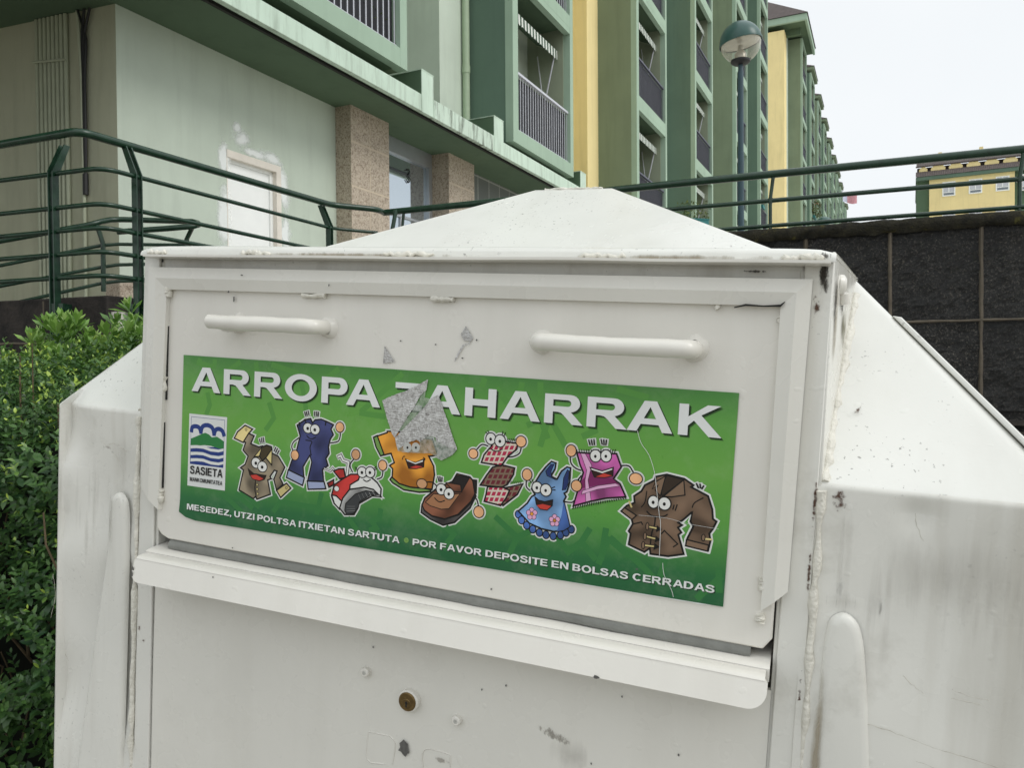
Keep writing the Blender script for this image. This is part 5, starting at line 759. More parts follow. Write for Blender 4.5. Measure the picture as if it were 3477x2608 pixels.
def title(name, dx, dz, z, mat):
    mm = MB()
    for ch, u0 in zip('ARROPAZAHARRAK', (-313.4, -265.1, -220.3, -177.1, -127.2, -94.6, -33.8, 1.5, 49.9, 89.7, 137.7, 181.8, 221.9, 270.8)):
        loops = TITLE[ch][1]; tri = tessellate_polygon([[Vector((a, b, 0)) for a, b in lp] for lp in loops])
        pts = [p for lp in loops for p in lp]
        mm.add([((u0 + a + dx) * 1e-3, SV - z, (-36 + b + dz) * 1e-3) for a, b in pts], [tuple(t) for t in tri])
    return bpart(mm, name, M[mat], stk)
title('title_shadow', 1.2, -1.0, 0.00012, 'shadow'); title('title_shadow', 1.8, -1.7, 0.00015, 'shadow'); title('title_shadow', 2.4, -2.3, 0.00018, 'shadow')
title('title_lettering', 0, 0, 0.00022, 'letter')
rsz = lambda k, w: (w, [[(x * w / TITLE[k][0], y * 10 / 29.4) for x, y in lp] for lp in TITLE[k][1]])
GLY = {k: rsz(k, w) for k, w in (('A', 8.6), ('R', 8.1), ('O', 9.0), ('P', 7.4), ('K', 8.2))}
def band(pts, w):
    q = smooth_pts([(x, y, 0) for x, y in pts], 5); L_, R2 = [], []
    for i in range(len(q)):
        t = (q[min(i + 1, len(q) - 1)] - q[max(i - 1, 0)]).normalized(); n_ = Vector((-t.y, t.x, 0)) * w / 2; L_.append(q[i] + n_); R2.append(q[i] - n_)
    return [(p.x, p.y) for p in L_ + R2[::-1]]
GLY.update({
 'E': (7, [[(0,0),(7,0),(7,1.8),(2.1,1.8),(2.1,4.2),(6.5,4.2),(6.5,5.9),(2.1,5.9),(2.1,8.2),(6.8,8.2),(6.8,10),(0,10)]]),
 'F': (6.6, [[(0,0),(2.1,0),(2.1,4.1),(6.0,4.1),(6.0,5.8),(2.1,5.8),(2.1,8.2),(6.6,8.2),(6.6,10),(0,10)]]),
 'L': (6.6, [[(0,0),(6.6,0),(6.6,1.8),(2.1,1.8),(2.1,10),(0,10)]]),
 'T': (7.6, [[(2.75,0),(4.85,0),(4.85,8.2),(7.6,8.2),(7.6,10),(0,10),(0,8.2),(2.75,8.2)]]),
 'I': (2.1, [[(0,0),(2.1,0),(2.1,10),(0,10)]]),
 'N': (8, [[(0,0),(2.0,0),(2.0,6.7),(5.9,0),(8,0),(8,10),(6,10),(6,3.3),(2.1,10),(0,10)]]),
 'M': (9.6, [[(0,0),(1.95,0),(1.95,7.4),(3.9,0),(5.7,0),(7.65,7.4),(7.65,0),(9.6,0),(9.6,10),(6.6,10),(4.8,3.2),(3,10),(0,10)]]),
 'Z': (7.3, [[(0,0),(7.3,0),(7.3,1.8),(2.8,1.8),(7.2,8.3),(7.2,10),(.3,10),(.3,8.2),(4.4,8.2),(0,1.7)]]),
 'X': (8.2, [[(0,0),(2.5,0),(4.1,3.2),(5.7,0),(8.2,0),(5.4,5.2),(8,10),(5.5,10),(4.1,7.1),(2.7,10),(.2,10),(2.8,5.2)]]),
 'V': (8.4, [[(3.1,0),(5.3,0),(8.4,10),(6.1,10),(4.2,2.9),(2.3,10),(0,10)]]),
 'D': (8, [[(0,0)] + arc(3.5,5,4.5,5,-90,90) + [(0,10)], [(2.1,1.8),(2.1,8.2)] + arc(3.4,5,2.4,3.2,90,-90)]),
 'B': (7.6, [[(0,0)] + arc(4.6,2.85,3.0,2.85,-90,68) + arc(4.4,7.5,2.6,2.5,-55,90) + [(0,10)], [(2.1,1.7),(2.1,4.1)] + arc(4.3,2.9,1.1,1.2,90,-90,6), [(2.1,5.8),(2.1,8.3)] + arc(4.1,7.05,1.0,1.25,90,-90,6)]),
 'U': (7.8, [[(0,10),(0,3.8)] + arc(3.9,3.8,3.9,4.0,190,350,12) + [(7.8,3.8),(7.8,10),(5.7,10),(5.7,3.9)] + arc(3.9,3.9,1.8,2.2,350,190,8) + [(2.1,3.9),(2.1,10)]]),
 'C': (8.2, [arc(4.2,5,4.2,5.15,40,320,20) + arc(4.2,5,2.05,3.35,316,44,16)]),
 'S': (7.6, [band([(6.55,7.2),(5.7,8.75),(3.8,9.2),(1.8,8.65),(1.15,7.35),(2.1,6.1),(4.6,5.1),(6.35,3.95),(6.35,1.95),(4.8,.85),(2.6,.85),(1.2,1.7),(.8,3.1)], 1.9)]),
 ',': (2.2, [[(0,0),(.8,0),(.3,-1.5),(1,-1.9),(2.1,-.3),(2.1,2.1),(0,2.1)]])})
def text(body, u0, u1, w0, cap, z, mat, name, parent=None):
    x = 0; items = []
    for ch in body:
        if ch == ' ': x += 2.9; continue
        items.append((x, ch)); x += GLY[ch][0] + (0.55 if ch in 'AVTLP' else 1.0)
    k = (u1 - u0) / (items[-1][0] + GLY[items[-1][1]][0]); mm = MB()
    for x, ch in items:
        lp = GLY[ch][1]; tri = tessellate_polygon([[Vector((a, b, 0)) for a, b in l] for l in lp])
        mm.add([(u0 + (x + a) * k, SV - z, w0 + b * cap / 10) for l in lp for a, b in l], [tuple(t) for t in tri])
    return bpart(mm, name, M[mat], parent or stk)
for dx, dz, z, mt, nm in ((0.0007, -0.0007, 0.00012, 'shadow', 'slogan_shadow'), (0.0010, -0.0010, 0.00015, 'shadow', 'slogan_shadow'), (0, 0, 0.00022, 'letter', 'slogan_lettering')):
    text('MESEDEZ, UTZI POLTSA ITXIETAN SARTUTA', -0.3160 + dx, -0.0200 + dx, -0.1818 + dz, 0.0072, z, mt, nm)
    text('POR FAVOR DEPOSITE EN BOLSAS CERRADAS', -0.0040 + dx, 0.3136 + dx, -0.1812 + dz, 0.0070, z, mt, nm)
m = MB(); disc(m, -0.0119, -0.1774, 0.0029, SV, SV - 0.0004, 18, 0, 0.0003); bpart(m, 'slogan_dot', M['green'], stk, smooth=40)
art_mesh('emblem', ART['emblem'], stk, 0.0, label='white emblem panel with blue clouds, green hill and blue waves')
text('SASIETA', -0.3120, -0.2625, -0.1370, 0.0098, 0.0008, 'K', 'emblem_lettering')
text('MANKOMUNITATEA', -0.3120, -0.2625, -0.1462, 0.0049, 0.0008, 'K', 'emblem_lettering')
LBL = dict(cartoon_shirt='printed beige shirt with grinning face', cartoon_jeans='printed blue jeans with smiling face', cartoon_sneaker='printed red and white sneaker with face', cartoon_t_shirt='printed orange t-shirt with open mouth', cartoon_shoe='printed brown leather shoe with face', cartoon_scarf='printed red plaid scarf with face', cartoon_dress='printed blue dress with two pink flowers', cartoon_shawl='printed pink fringed shawl with open mouth', cartoon_coat='printed brown coat with toggles')
for j, (k, ops) in enumerate(ART.items()):
    if k.startswith('cartoon'): art_mesh(k, ops, stk, j * 3e-6, 1.70 if k == 'cartoon_coat' else 1.56, LBL[k])
art_mesh('torn_label', ART['torn'], stk, 0.0012, label='torn silver label remnant stuck over the lettering')
art_mesh('scratch', ART['scratch'], stk, 0.0013)
# ================================================================ apartment buildings
CN = Vector((-3.70766, 7.3, 0.0))
TH = R_(26.0); FS = Vector((math.sin(TH), math.cos(TH), 0)); FD = Vector((math.cos(TH), -math.sin(TH), 0))
FRZ = math.atan2(FS.y, FS.x)
def fw(s, d, z): return CN + FS * s + FD * d + Vector((0, 0, z))
fl = lambda p: (p[0], -p[1], p[2])                      # (s, d, z) -> building coordinates
fb = lambda p: (p[0], -p[1], p[2] - 2.0)
HF = 2.85; ZB = 5.33
def bnew(name, label, group=None):
    b = thing(name, label, 'apartment building', (CN.x, CN.y, 2.0), FRZ, group)
    return b
def bp(m, name, mats, parent, **kw): return m.build(name, mats, parent, local=fb, **kw)

def bay_protos():
    """railing and awning meshes made once; every balcony gets its own copy"""
    m = MB(); W = 2.44
    m.box((0, -0.03, 0.96), (W, 0.03, 1.0)); m.box((0, -0.025, 0.0), (W, 0.025, 0.035))
    n = 22
    for i in range(n + 1): x = 0.02 + (W - 0.04) * i / n; m.box((x - 0.008, -0.003, 0.03), (x + 0.008, 0.003, 0.97))
    r = m.build('balcony_railing', M['bar_light'], None, local=fl)
    m = MB(); m.box((0.02, -0.045, 0.05), (W - 0.02, -0.035, 0.94)); k = m.build('shade_backing', M['bar_dark'], None, local=fl); k.parent = r  # dark sheet added behind the bars in place of the loggia's shade
    m = MB(); W2 = 2.36
    sl = lambda a, b: (W2 * a, -0.62 + 0.42 * b, -0.10 - 0.20 * b)
    m.grid(sl, 4, 3, 1); m.box((0, -0.215, -0.33), (W2, -0.185, -0.29), 2)
    N = 26
    for i in range(N):
        x0 = W2 * i / N; x1 = W2 * (i + 1) / N; xm = (x0 + x1) / 2
        m.add([(x0, -0.185, -0.29), (x1, -0.185, -0.29), (x1, -0.18, -0.45), (xm, -0.18, -0.48), (x0, -0.18, -0.45)], [(0, 1, 2, 3, 4)], 0)
    for x in (0.06, W2 - 0.06):
        m.tube([(x, -0.20, -0.32), (x, -0.42, -1.25), (x, -0.46, -1.30)], 0.016, 6, 2); m.tube([(x, -0.46, -1.30), (x, -0.78, -1.22), (x, -0.80, -1.35)], 0.012, 6, 2)
        m.tube([(x, -0.58, -0.35), (x, -0.46, -1.30)], 0.012, 6, 2)
    a = m.build('awning', [M['awning'], M['awning_under'], M['bar_light']], None, local=fl)
    return r, k, a
RAIL0, BACKING0, AWN0 = bay_protos()
RAILD = copy_obj(RAIL0); RAILD.data = RAIL0.data.copy(); RAILD.data.materials[0] = M['bar_navy']; sc_ = copy_obj(BACKING0); sc_.parent = RAILD
used_proto = {}
def put(proto, parent, s, d, z, sx=1.0):
    if proto.name not in used_proto: used_proto[proto.name] = 1; o = proto; kids = list(o.children)
    else:
        o = copy_obj(proto)
        for ch in proto.children: c = copy_obj(ch); c.parent = o
    o.parent = parent; o.location = (s, -d, z - 2.0); o.scale = (sx, 1, 1); return o

def bay(parent, s0, s1, side, floors, z0=ZB, top=None, awn=True, backing=True, first=0, skip_awn=()):
    top = top or z0 + floors * HF + 0.1
    m = MB()
    for k in range(floors + 1):
        zs = z0 + k * HF
        m.box((s0 + 0.2, 0.88, zs), (s1 - 0.155, 1.0, min(top, zs + (0.235 if k else 0.235))))
        if k: m.box((s0 + 0.2, 0.88, zs - 0.115), (s1 - 0.155, 0.998, zs))
    m.box((s0, 0.86, z0), (s0 + 0.2, 1.0015, top)); m.box((s1 - 0.155, 0.86, z0), (s1, 1.0015, top))
    fr = bp(m, 'balcony_bay', M['pl_frame'], parent)
    for a, b in ((s0 + 0.003, s0 + 0.14), (s1 - 0.14, s1 - 0.003)):
        m = MB(); m.box((a, 0.0, z0 + 0.002), (b, 0.86, top)); bp(m, 'side_wall', M[side], fr)
    for k in range(floors + 1):
        zs = z0 + k * HF; m = MB(); m.box((s0 + 0.14, 0.0, zs + 0.004), (s1 - 0.14, 0.88, zs + 0.2)); bp(m, 'floor_slab', M['pl_soffit'], fr)
    m = MB(); m.box((s0 + 0.14, 0.0, z0 + 0.2), (s1 - 0.14, 0.03, top))
    m.box((s0 + 0.14, 0.03, z0 + 0.2), (s0 + 0.17, 0.86, top)); m.box((s1 - 0.17, 0.03, z0 + 0.2), (s1 - 0.14, 0.86, top))
    bp(m, 'loggia_wall', M['pl_in'], fr)
    w = s1 - s0
    for k in range(floors):
        zs = z0 + k * HF + 0.2; m = MB(); m.box((s0 + 0.5, 0.031, zs), (s0 + w * 0.62, 0.05, zs + 2.1)); bd = bp(m, 'balcony_door', M[random.choice(('dark_room', 'dark_room', 'door_white', 'glass_far', 'bar_light'))], fr)
    sx = (s1 - s0 - 0.36) / 2.44
    for k in range(first, floors):
        zs = z0 + k * HF + 0.235
        r = put(RAIL0 if s0 < 10 else RAILD, fr, s0 + 0.2, 0.93, zs + 0.005, sx)
        if awn and k not in skip_awn: put(AWN0, fr, s0 + 0.23, 0.93, z0 + (k + 1) * HF - 0.115, (s1 - s0 - 0.42) / 2.36)
    return fr

B1 = bnew('apartment_building', 'green apartment block with projecting balcony bays, green canopy and granite pillars behind the green railing')
# ground floor wall with the white door
m = MB()
m.box((0.0, -0.3, 2.45), (1.335, 0, 5.03)); m.box((2.172, -0.3, 2.0), (3.21, 0, 5.03)); m.box((1.335, -0.3, 4.005), (2.172, 0, 5.03))
bp(m, 'ground_floor_wall', M['pl_light'], B1)
m = MB(); m.box((-0.02, -0.3, 1.9), (1.335, 0.03, 2.45)); bp(m, 'plinth', M['granite'], B1, bevel=0.01)
m = MB(); m.box((1.335, -0.12, 2.0), (2.172, -0.07, 3.925))
dr = bp(m, 'service_door', M['door_white'], B1)
m = MB(); m.box((1.335, -0.1, 3.925), (2.172, 0.012, 4.005)); m.box((2.095, -0.1, 2.0), (2.172, 0.012, 3.925)); m.box((1.335, -0.07, 2.0), (1.345, 0.0035, 3.925))
bp(m, 'door_frame', M['door_frame'], dr)
m = MB(); m.box((1.36, -0.069, 3.89), (2.095, -0.05, 3.925)); m.box((2.05, -0.069, 2.0), (2.095, -0.05, 3.89)); bp(m, 'door_stop', M['door_white'], dr)
random.seed(11)
def blotch(mm, s, z, a, b, n=28, d=0.004):
    ph = random.random() * 9
    vs = [(s + a * (0.75 + 0.55 * noise.noise(Vector((math.cos(t) * 1.6, math.sin(t) * 1.6, ph)))) * math.cos(t), d, z + b * (0.75 + 0.55 * noise.noise(Vector((math.cos(t) * 1.6, math.sin(t) * 1.6, ph)))) * math.sin(t)) for t in [2 * math.pi * k / n for k in range(n)]]
    mm.add(vs, [tuple(range(n))])
def smear(s, z, a, b, rot=0, d=0.005, n=22, K=6):
    mm = MB(); vs = [(s, d, z)]; fall = [1.0]; co, si = math.cos(R_(rot)), math.sin(R_(rot))
    for q in range(1, K + 1):
        for k in range(n):
            x = a * q / K * math.cos(2 * math.pi * k / n); y = b * q / K * math.sin(2 * math.pi * k / n); vs.append((s + x * co - y * si, d, z + x * si + y * co)); fall.append(1 - q / K)
    mm.add(vs, [(0, 1 + k, 1 + (k + 1) % n) for k in range(n)] + [(1 + (q - 1) * n + k, 1 + q * n + k, 1 + q * n + (k + 1) % n, 1 + (q - 1) * n + (k + 1) % n) for q in range(1, K) for k in range(n)])
    o = bp(mm, 'filler_patch', M['filler'], B1); at_ = o.data.attributes.new('fall', 'FLOAT', 'POINT'); at_.data.foreach_set('value', fall)
for k, (s, z, a, b, r) in enumerate(((1.55, 4.17, .19, .13, 10), (1.49, 4.28, .09, .09, 0), (1.30, 3.25, .13, .62, 0), (1.30, 3.9, .10, .3, 0), (1.28, 2.6, .12, .5, 0), (2.22, 3.75, .13, .4, 8), (2.25, 3.2, .12, .45, 0), (2.02, 4.07, .26, .10, -8), (1.75, 4.06, .3, .07, 0))): smear(s, z, a, b, r, 0.0012 + 0.0002 * k)
# gable wall running back to the left, with conduits
GD = Vector((-0.943, 0.333, 0)).normalized(); GN = Vector((-0.333, -0.943, 0)).normalized()
def gl(a, off, z):
    p = CN + GD * a + GN * off + Vector((0, 0, z)); q = p - CN
    return (q.dot(FS), q.dot(FD), z)
m = MB(); c = [gl(0, 0, 1.6), gl(9, 0, 1.6), gl(9, -0.28, 1.6), gl(0.0, -0.25, 1.6)]
m.add(c + [(x, y, 5.03) for x, y, z in c], [(0, 1, 2, 3), (7, 6, 5, 4), (0, 4, 5, 1), (1, 5, 6, 2), (2, 6, 7, 3), (3, 7, 4, 0)])
bp(m, 'gable_wall', M['pl_gable'], B1)
for i in range(8):
    m = MB(); a = 0.60 + i * 0.054
    m.tube([gl(a, 0.022, 1.7), gl(a, 0.022, 5.02)], 0.021, 8, 0); bp(m, 'conduit', M['conduit'], B1, smooth=50)
m = MB(); p = [gl(0.58, 0.05, 4.57), gl(1.0, 0.05, 4.60)]; m.tube(p, 0.012, 6); bp(m, 'conduit_clamp', M['conduit'], B1)
m = MB(); m.tube([gl(0.395, 0.03, 1.7), gl(0.392, 0.03, 3.3), gl(0.40, 0.03, 4.4), gl(0.435, 0.03, 5.02)], 0.018, 8); bp(m, 'service_pipe', M['conduit'], B1, smooth=50)
for j, (e, q) in enumerate(((0.27, 0.0), (0.34, .012), (0.425, -.01))):
    m = MB(); m.tube(smooth_pts([gl(0.372 + q, 0.03, 3.45), gl(0.366 + q, 0.032, 3.9), gl(0.368 + q, 0.03, 4.4), gl(0.362 + q * 2, 0.03, 4.75), gl(e, 0.04, 5.02)], 5), 0.0125, 6); bp(m, 'black_cable', M['black'], B1, smooth=50)
m = MB(); m.tube([gl(0.372, 0.03, 3.26), gl(0.372, 0.03, 3.46)], 0.026, 8); bp(m, 'cable_sleeve', M['black'], B1)
# pillars, entrance, tiled wall
def pillar(s0, s1):
    mm = MB(); mm.box((s0, -0.6, 2.0), (s1, 0.25, 5.03))
    for z in (2.62, 3.30, 3.98, 4.56): mm.box((s0 + .003, 0.2, z - .012), (s1 - .003, 0.2525, z + .012), 1)
    mm.box(((s0 * .52 + s1 * .48) - .006, 0.2, 2.0), ((s0 * .52 + s1 * .48) + .006, 0.252, 5.02), 1)
    return bp(mm, 'granite_pillar', [M['granite'], M['mortar']], B1)
pillar(3.212, 4.064); pillar(5.704, 6.546)
m = MB()
m.box((4.064, -0.16, 4.80), (5.704, -0.06, 5.03)); m.box((4.15, -0.15, 3.88), (5.61, -0.09, 3.92)); m.box((5.61, -0.16, 2.0), (5.704, -0.06, 4.8)); m.box((4.064, -0.16, 2.0), (4.15, -0.06, 4.8)); m.box((4.84, -0.15, 2.0), (4.87, -0.09, 3.88)); m.box((4.064, -0.15, 2.95), (5.704, -0.08, 3.05))
ed = bp(m, 'entrance_door', M['alu'], B1, bevel=0.004)
m = MB(); m.box((4.15, -0.12, 2.0), (5.61, -0.115, 4.8)); bp(m, 'glass_pane', M['glass'], ed)
m = MB(); m.tube(smooth_pts([(5.02, -0.1, 4.63), (5.07, -0.1, 4.665), (5.115, -0.1, 4.62), (5.06, -0.1, 4.565), (5.12, -0.1, 4.51), (5.07, -0.1, 4.455), (5.015, -0.1, 4.49)], 5), 0.008, 6)
bp(m, 'house_number', M['black'], ed, smooth=50)
m = MB(); m.box((6.546, -0.2, 2.0), (38.0, 0.0, 5.03)); bp(m, 'tiled_wall', M['tile'], B1)
# canopy
m = MB(); m.box((-4.0, -9.0, 5.03), (38.0, 0.93, 5.2)); bp(m, 'canopy_soffit', M['pl_soffit'], B1)
m = MB(); m.box((-4.0, 0.93, 4.99), (4.05, 1.0, 5.212)); m.box((6.155, 0.93, 4.985), (38.0, 1.0, 5.212)); bp(m, 'canopy_fascia', M['pl_lip'], B1, bevel=0.006)
m = MB(); m.box((4.06, 0.93, 4.985), (4.62, 1.0, 5.235)); m.box((4.63, 0.93, 4.985), (6.15, 1.0, 5.23)); bp(m, 'canopy_fascia', M['pl_lip_dirty'], B1, bevel=0.006, label='black streaked stretch of canopy fascia')
m = MB(); m.box((-4.0, 0.82, 5.0), (38.0, 0.86, 5.031)); bp(m, 'drip_groove', M['dark_gap'], B1)
for a, b in ((3.742, 4.035), (5.828, 6.152), (9.60, 9.91)):
    m = MB(); m.box((a, 0.1, 5.2), (b, 0.996, 5.532), 0); m.box((a + .002, 0.9965, 4.983), (b, 1.006, 5.531), 1); m.box((a - 0.006, 0.1, 5.532), (b + 0.004, 1.01, 5.545), 1)
    bp(m, 'canopy_upstand', [M['pl_fin'], M['pl_lip']], B1)
# upper walls
m = MB()
m.box((-8.0, -9.0, 5.2), (9.3, -1.3, 25.4)); m.box((5.70, -1.3, 5.2), (9.24, 0.10, 25.4))
m.box((20.0, -9.0, 5.2), (37.0, -1.3, 25.4))
for a, b in ((19.1, 22.72), (26.5, 30.2), (33.2, 36.8)): m.box((a, -1.3, 5.2), (b, 0.08, 25.4))
bp(m, 'upper_wall', M['pl_light'], B1)
m = MB(); m.box((9.3, -9.0, 5.2), (20.0, -1.32, 25.4)); m.box((12.73, -1.32, 5.2), (16.4, 0.0, 25.4)); bp(m, 'yellow_wall', M['pl_yellow'], B1)
m = MB(); m.box((-8.5, -9.5, 25.4), (37.5, 1.5, 25.75)); bp(m, 'roof', M['pl_soffit'], B1)
m = MB(); m.tube([(6.44, 0.17, 5.2), (6.44, 0.17, 25.4)], 0.062, 12); m.tube([(6.44, 0.17, 6.55), (6.44, 0.17, 6.67)], 0.07, 12); m.tube([(6.44, 0.17, 9.55), (6.44, 0.17, 9.67)], 0.07, 12)
bp(m, 'drain_pipe', M['pipe'], B1, smooth=50)
m = MB(); m.box((0.5, 0.55, 5.331), (3.2, 0.6, 5.40)); m.box((6.7, 0.55, 5.27), (9.1, 0.6, 5.33)); bp(m, 'soffit_beam', M['dark_gap'], B1)
F1 = bay(B1, 0.42, 3.413, 'pl_sage', 3, z0=5.40, skip_awn=(0,))
F2 = bay(B1, 6.53, 9.235, 'pl_teal', 7)
F3 = bay(B1, 13.51, 16.40, 'pl_sage', 7, z0=5.27)
F4 = bay(B1, 19.92, 22.72, 'pl_teal', 7, z0=5.27)
F5 = bay(B1, 27.36, 30.25, 'pl_sage', 7, z0=5.3)
F6 = bay(B1, 34.03, 36.77, 'pl_teal', 7, z0=5.4)
# planter boxes
def pot_plant(name, label, base, w, h, dirs, flowers, n, rot=0, group=None, pot=True, cat='potted plant', spread=0.12):
    root = thing(name, label, cat, base, rot, group)
    if pot:
        mm = MB(); mm.box((-w / 2, -0.09, 0), (w / 2, 0.09, 0.17)); mm.box((-w / 2 - .01, -0.1, 0.15), (w / 2 + .01, 0.1, 0.175)); mm.build('planter_box', M['teal_pot'], root, bevel=0.008)
        mm = MB(); mm.box((-w / 2 + .02, -0.075, 0.15), (w / 2 - .02, 0.075, 0.1755)); mm.build('soil', M['soil'], root)
    leaves(root, 'foliage', M['pot_leaf'], [((random.uniform(-w / 2, w / 2), random.uniform(-spread, spread), 0.17 + random.random() ** 1.3 * h), None) for _ in range(n)], 0.045 if w < 1 else 0.2, 0.6)
    if flowers:
        mm = MB()
        for _ in range(flowers):
            c = Vector((random.uniform(-w / 2, w / 2), random.uniform(-spread, spread), 0.2 + random.random() * h))
            for k in range(8):
                d = Vector((random.gauss(0, 1), random.gauss(0, 1), random.gauss(0, 1))).normalized(); e = d.orthogonal().normalized() * 0.018; g_ = d.cross(e)
                q = c + d * 0.022; mm.add([q + e, q + g_, q - e, q - g_], [(0, 1, 2, 3)])
        mm.build('flowers', M['flower_red'], root)
    return root
def leaf_data(p, d, up, L, W, fold, curl, obov=0.0):
    """eight vertices of one folded leaf"""
    s = d.cross(up)
    s = s.normalized() if s.length > 1e-4 else Vector((1, 0, 0)); n = s.cross(d).normalized()
    a, b = (0.34, 0.70)
    w1, w2 = (W * (0.80 - 0.45 * obov), W * (0.72 + 0.28 * obov))
    q = lambda t, w: (p + d * (L * t) + s * w + n * (abs(w) * fold - L * curl * t * t))
    return [q(0, 0), q(a, -w1 / 2), q(a, 0), q(a, w1 / 2), q(b, -w2 / 2), q(b, 0), q(b, w2 / 2), q(1, 0)]
LF = [(0, 2, 1), (0, 3, 2), (1, 2, 5, 4), (2, 3, 6, 5), (4, 5, 7), (5, 6, 7)]
def leaf_mesh(name, mat, data, tones, parent):
    V = []; F = []
    for i, lv in enumerate(data):
        V.extend([tuple(v) for v in lv]); F.extend([tuple(k + i * 8 for k in f) for f in LF])
    me = bpy.data.meshes.new(name); me.from_pydata(V, [], F); me.materials.append(mat); me.update(); me.shade_smooth()
    a = me.attributes.new('tone', 'FLOAT', 'POINT'); a.data.foreach_set('value', [t for t in tones for _ in range(8)])
    o = bpy.data.objects.new(name, me); COL.objects.link(o); o.parent = parent; return o
def leaves(parent, name, mat, spots, L, W):
    D, T = [], []
    for p, d in spots:
        d = Vector(d) if d else Vector((random.gauss(0, 1), random.gauss(0, 1), random.gauss(0.3, 1))).normalized()
        l = L * random.uniform(.6, 1.2); D.append(leaf_data(Vector(p), d, Vector((random.gauss(0, .4), random.gauss(0, .4), 1)), l, l * W, 0.3, 0.2)); T.append(min(1, max(0, random.gauss(.5, .22))))
    return leaf_mesh(name, mat, D, T, parent)
random.seed(21)
for k, (s, z) in enumerate(((2.95, 5.68), (2.55, 5.68), (2.15, 5.68))):
    w = fw(s, 0.78, z); pot_plant('potted_geranium', ('red geranium pot at the right end of the lowest left balcony', 'red geranium pot second from the right end of the lowest left balcony', 'red geranium pot third from the right end of the lowest left balcony')[k], w, 0.4, 0.5 if k == 0 else 0.62, 0, 9 if k == 0 else 14, 160, FRZ, 'geraniums behind the balcony railing', cat='potted flowers')
c0 = at(2378, 752, 12.0)
pot_plant('planter', 'teal planter with trailing green plants behind the top of the bin roof', Vector((c0.x - 0.1, c0.y, c0.z - 0.14)), 0.42, 0.26, 0, 0, 330, R_(10), spread=0.2)

for n_, (s, z, w_, h_, fl_, lb) in enumerate(((28.2, 14.6, .5, .5, 10, 'red flower box on a balcony behind the lamp post'), (35.2, 8.9, .6, .5, 0, 'green plant on a balcony of the last near bay'))):
    pot_plant('balcony_plant', lb, fw(s, 0.93, z + .62), w_, h_, 0, fl_, 120, FRZ, cat='potted plant', spread=.2)
B2 = bnew('apartment_building', 'farther green and yellow apartment block with a tiled roof stepping down beside the sky')
m = MB(); m.box((53.6, -10, 2.0), (130.0, 0.0, 25.6), 0); bp(m, 'wall', M['pl_light'], B2)
m = MB(); m.box((52.3, -10.2, 2.0), (53.6, 0.04, 25.3)); bp(m, 'gable_wall', M['pl_yellow'], B2)
for k in range(10):
    s0 = 54.9 + 7.25 * k; s1 = s0 + 3.35
    fr = bay(B2, s0, s1, ('pl_sage', 'pl_teal')[k % 2], 7, z0=5.5, awn=False, first=0)
    m = MB(); z = 25.75
    a, b, e = s0 - 0.18, s1 + 0.25, 1.2
    m.add([(a, -3, z), (b, -3, z), (b, e, z), (a, e, z), (a, -3, z + .22), (b, -3, z + .22), (b, e, z + .22), (a, e, z + .22)], [(0, 1, 2, 3), (0, 4, 5, 1), (1, 5, 6, 2), (2, 6, 7, 3), (3, 7, 4, 0)], 0)
    m.add([(a - .05, e + .05, z + .23), (b, e + .05, z + .23), (b, -3, z + 2.0), (a + 1.5, -3, z + 2.0), (a - .05, -3, z + .23)], [(0, 1, 2, 3), (0, 3, 4)], 1)
    bp(m, 'bay_roof', [M['pl_sage'], M['roof']], fr)
z = 25.6
m = MB(); m.box((58.7, -11, z - .05), (131, 0.6, z + .3), 0)
m.add([(58.7, 0.65, z + .31), (131, 0.65, z + .31), (131, -5, z + 2.7), (58.7, -5, z + 2.7)], [(0, 1, 2, 3)], 1)
bp(m, 'main_roof', [M['pl_frame'], M['roof']], B2)
m = MB(); m.box((52.2, -11, z + .1), (58.75, 1.40, z + .36), 0)
m.box((52.0, -11, z + .02), (52.2, 1.55, z + .46), 1); m.box((52.2, 1.40, z + .02), (58.75, 1.55, z + .46), 1); m.box((53.4, -11, z - .35), (53.7, 1.0, z + .1), 0)
m.add([(51.9, 1.62, z + .47), (58.8, 1.62, z + .47), (58.8, -4.2, z + 5.0), (56.6, -4.2, z + 5.0), (51.9, -11.2, z + .47)], [(0, 1, 2, 3), (0, 3, 4)], 2)
bp(m, 'hip_roof', [M['pl_soffit'], M['pl_frame'], M['roof']], B2)
for s, z, fl_, lb in ((84.9, 13.7, 0, 'bushy green plant hanging on a far balcony of the stepped block'), (99.6, 13.8, 6, 'bushy plant with orange blooms on the farthest balconies'), (63.4, 13.9, 30, 'red blooms on a balcony of the far block near its corner')):
    pot_plant('balcony_plant', lb, fw(s, 1.15, z), 1.6, 1.3, 0, fl_, 260, FRZ, cat='potted plant', spread=.5)
f0 = at(2862, 655, 98); random.seed(5)
FL = thing('flag', 'small pink and pale blue flag hanging out from the far building', 'flag', f0)
m = MB(); m.grid(lambda a, b: (1.7 * a, 0.2 * math.sin(a * 5), 0.1 - 1.2 * b - 0.3 * a + 0.1 * math.sin(a * 7)), 8, 4)
for i, f in enumerate(m.f): m.mi[i] = 1 if (i % 8) > 2 else 0
m.build('cloth', [plain('flag_blue', srgb(200, 204, 226), .8), plain('flag_red', srgb(222, 160, 170), .8)], FL, smooth=60)
m = MB(); m.tube([(-1.0, 0, -1.2), (0.0, 0, 0.35)], 0.05, 6); m.build('staff', M['bar_light'], FL)

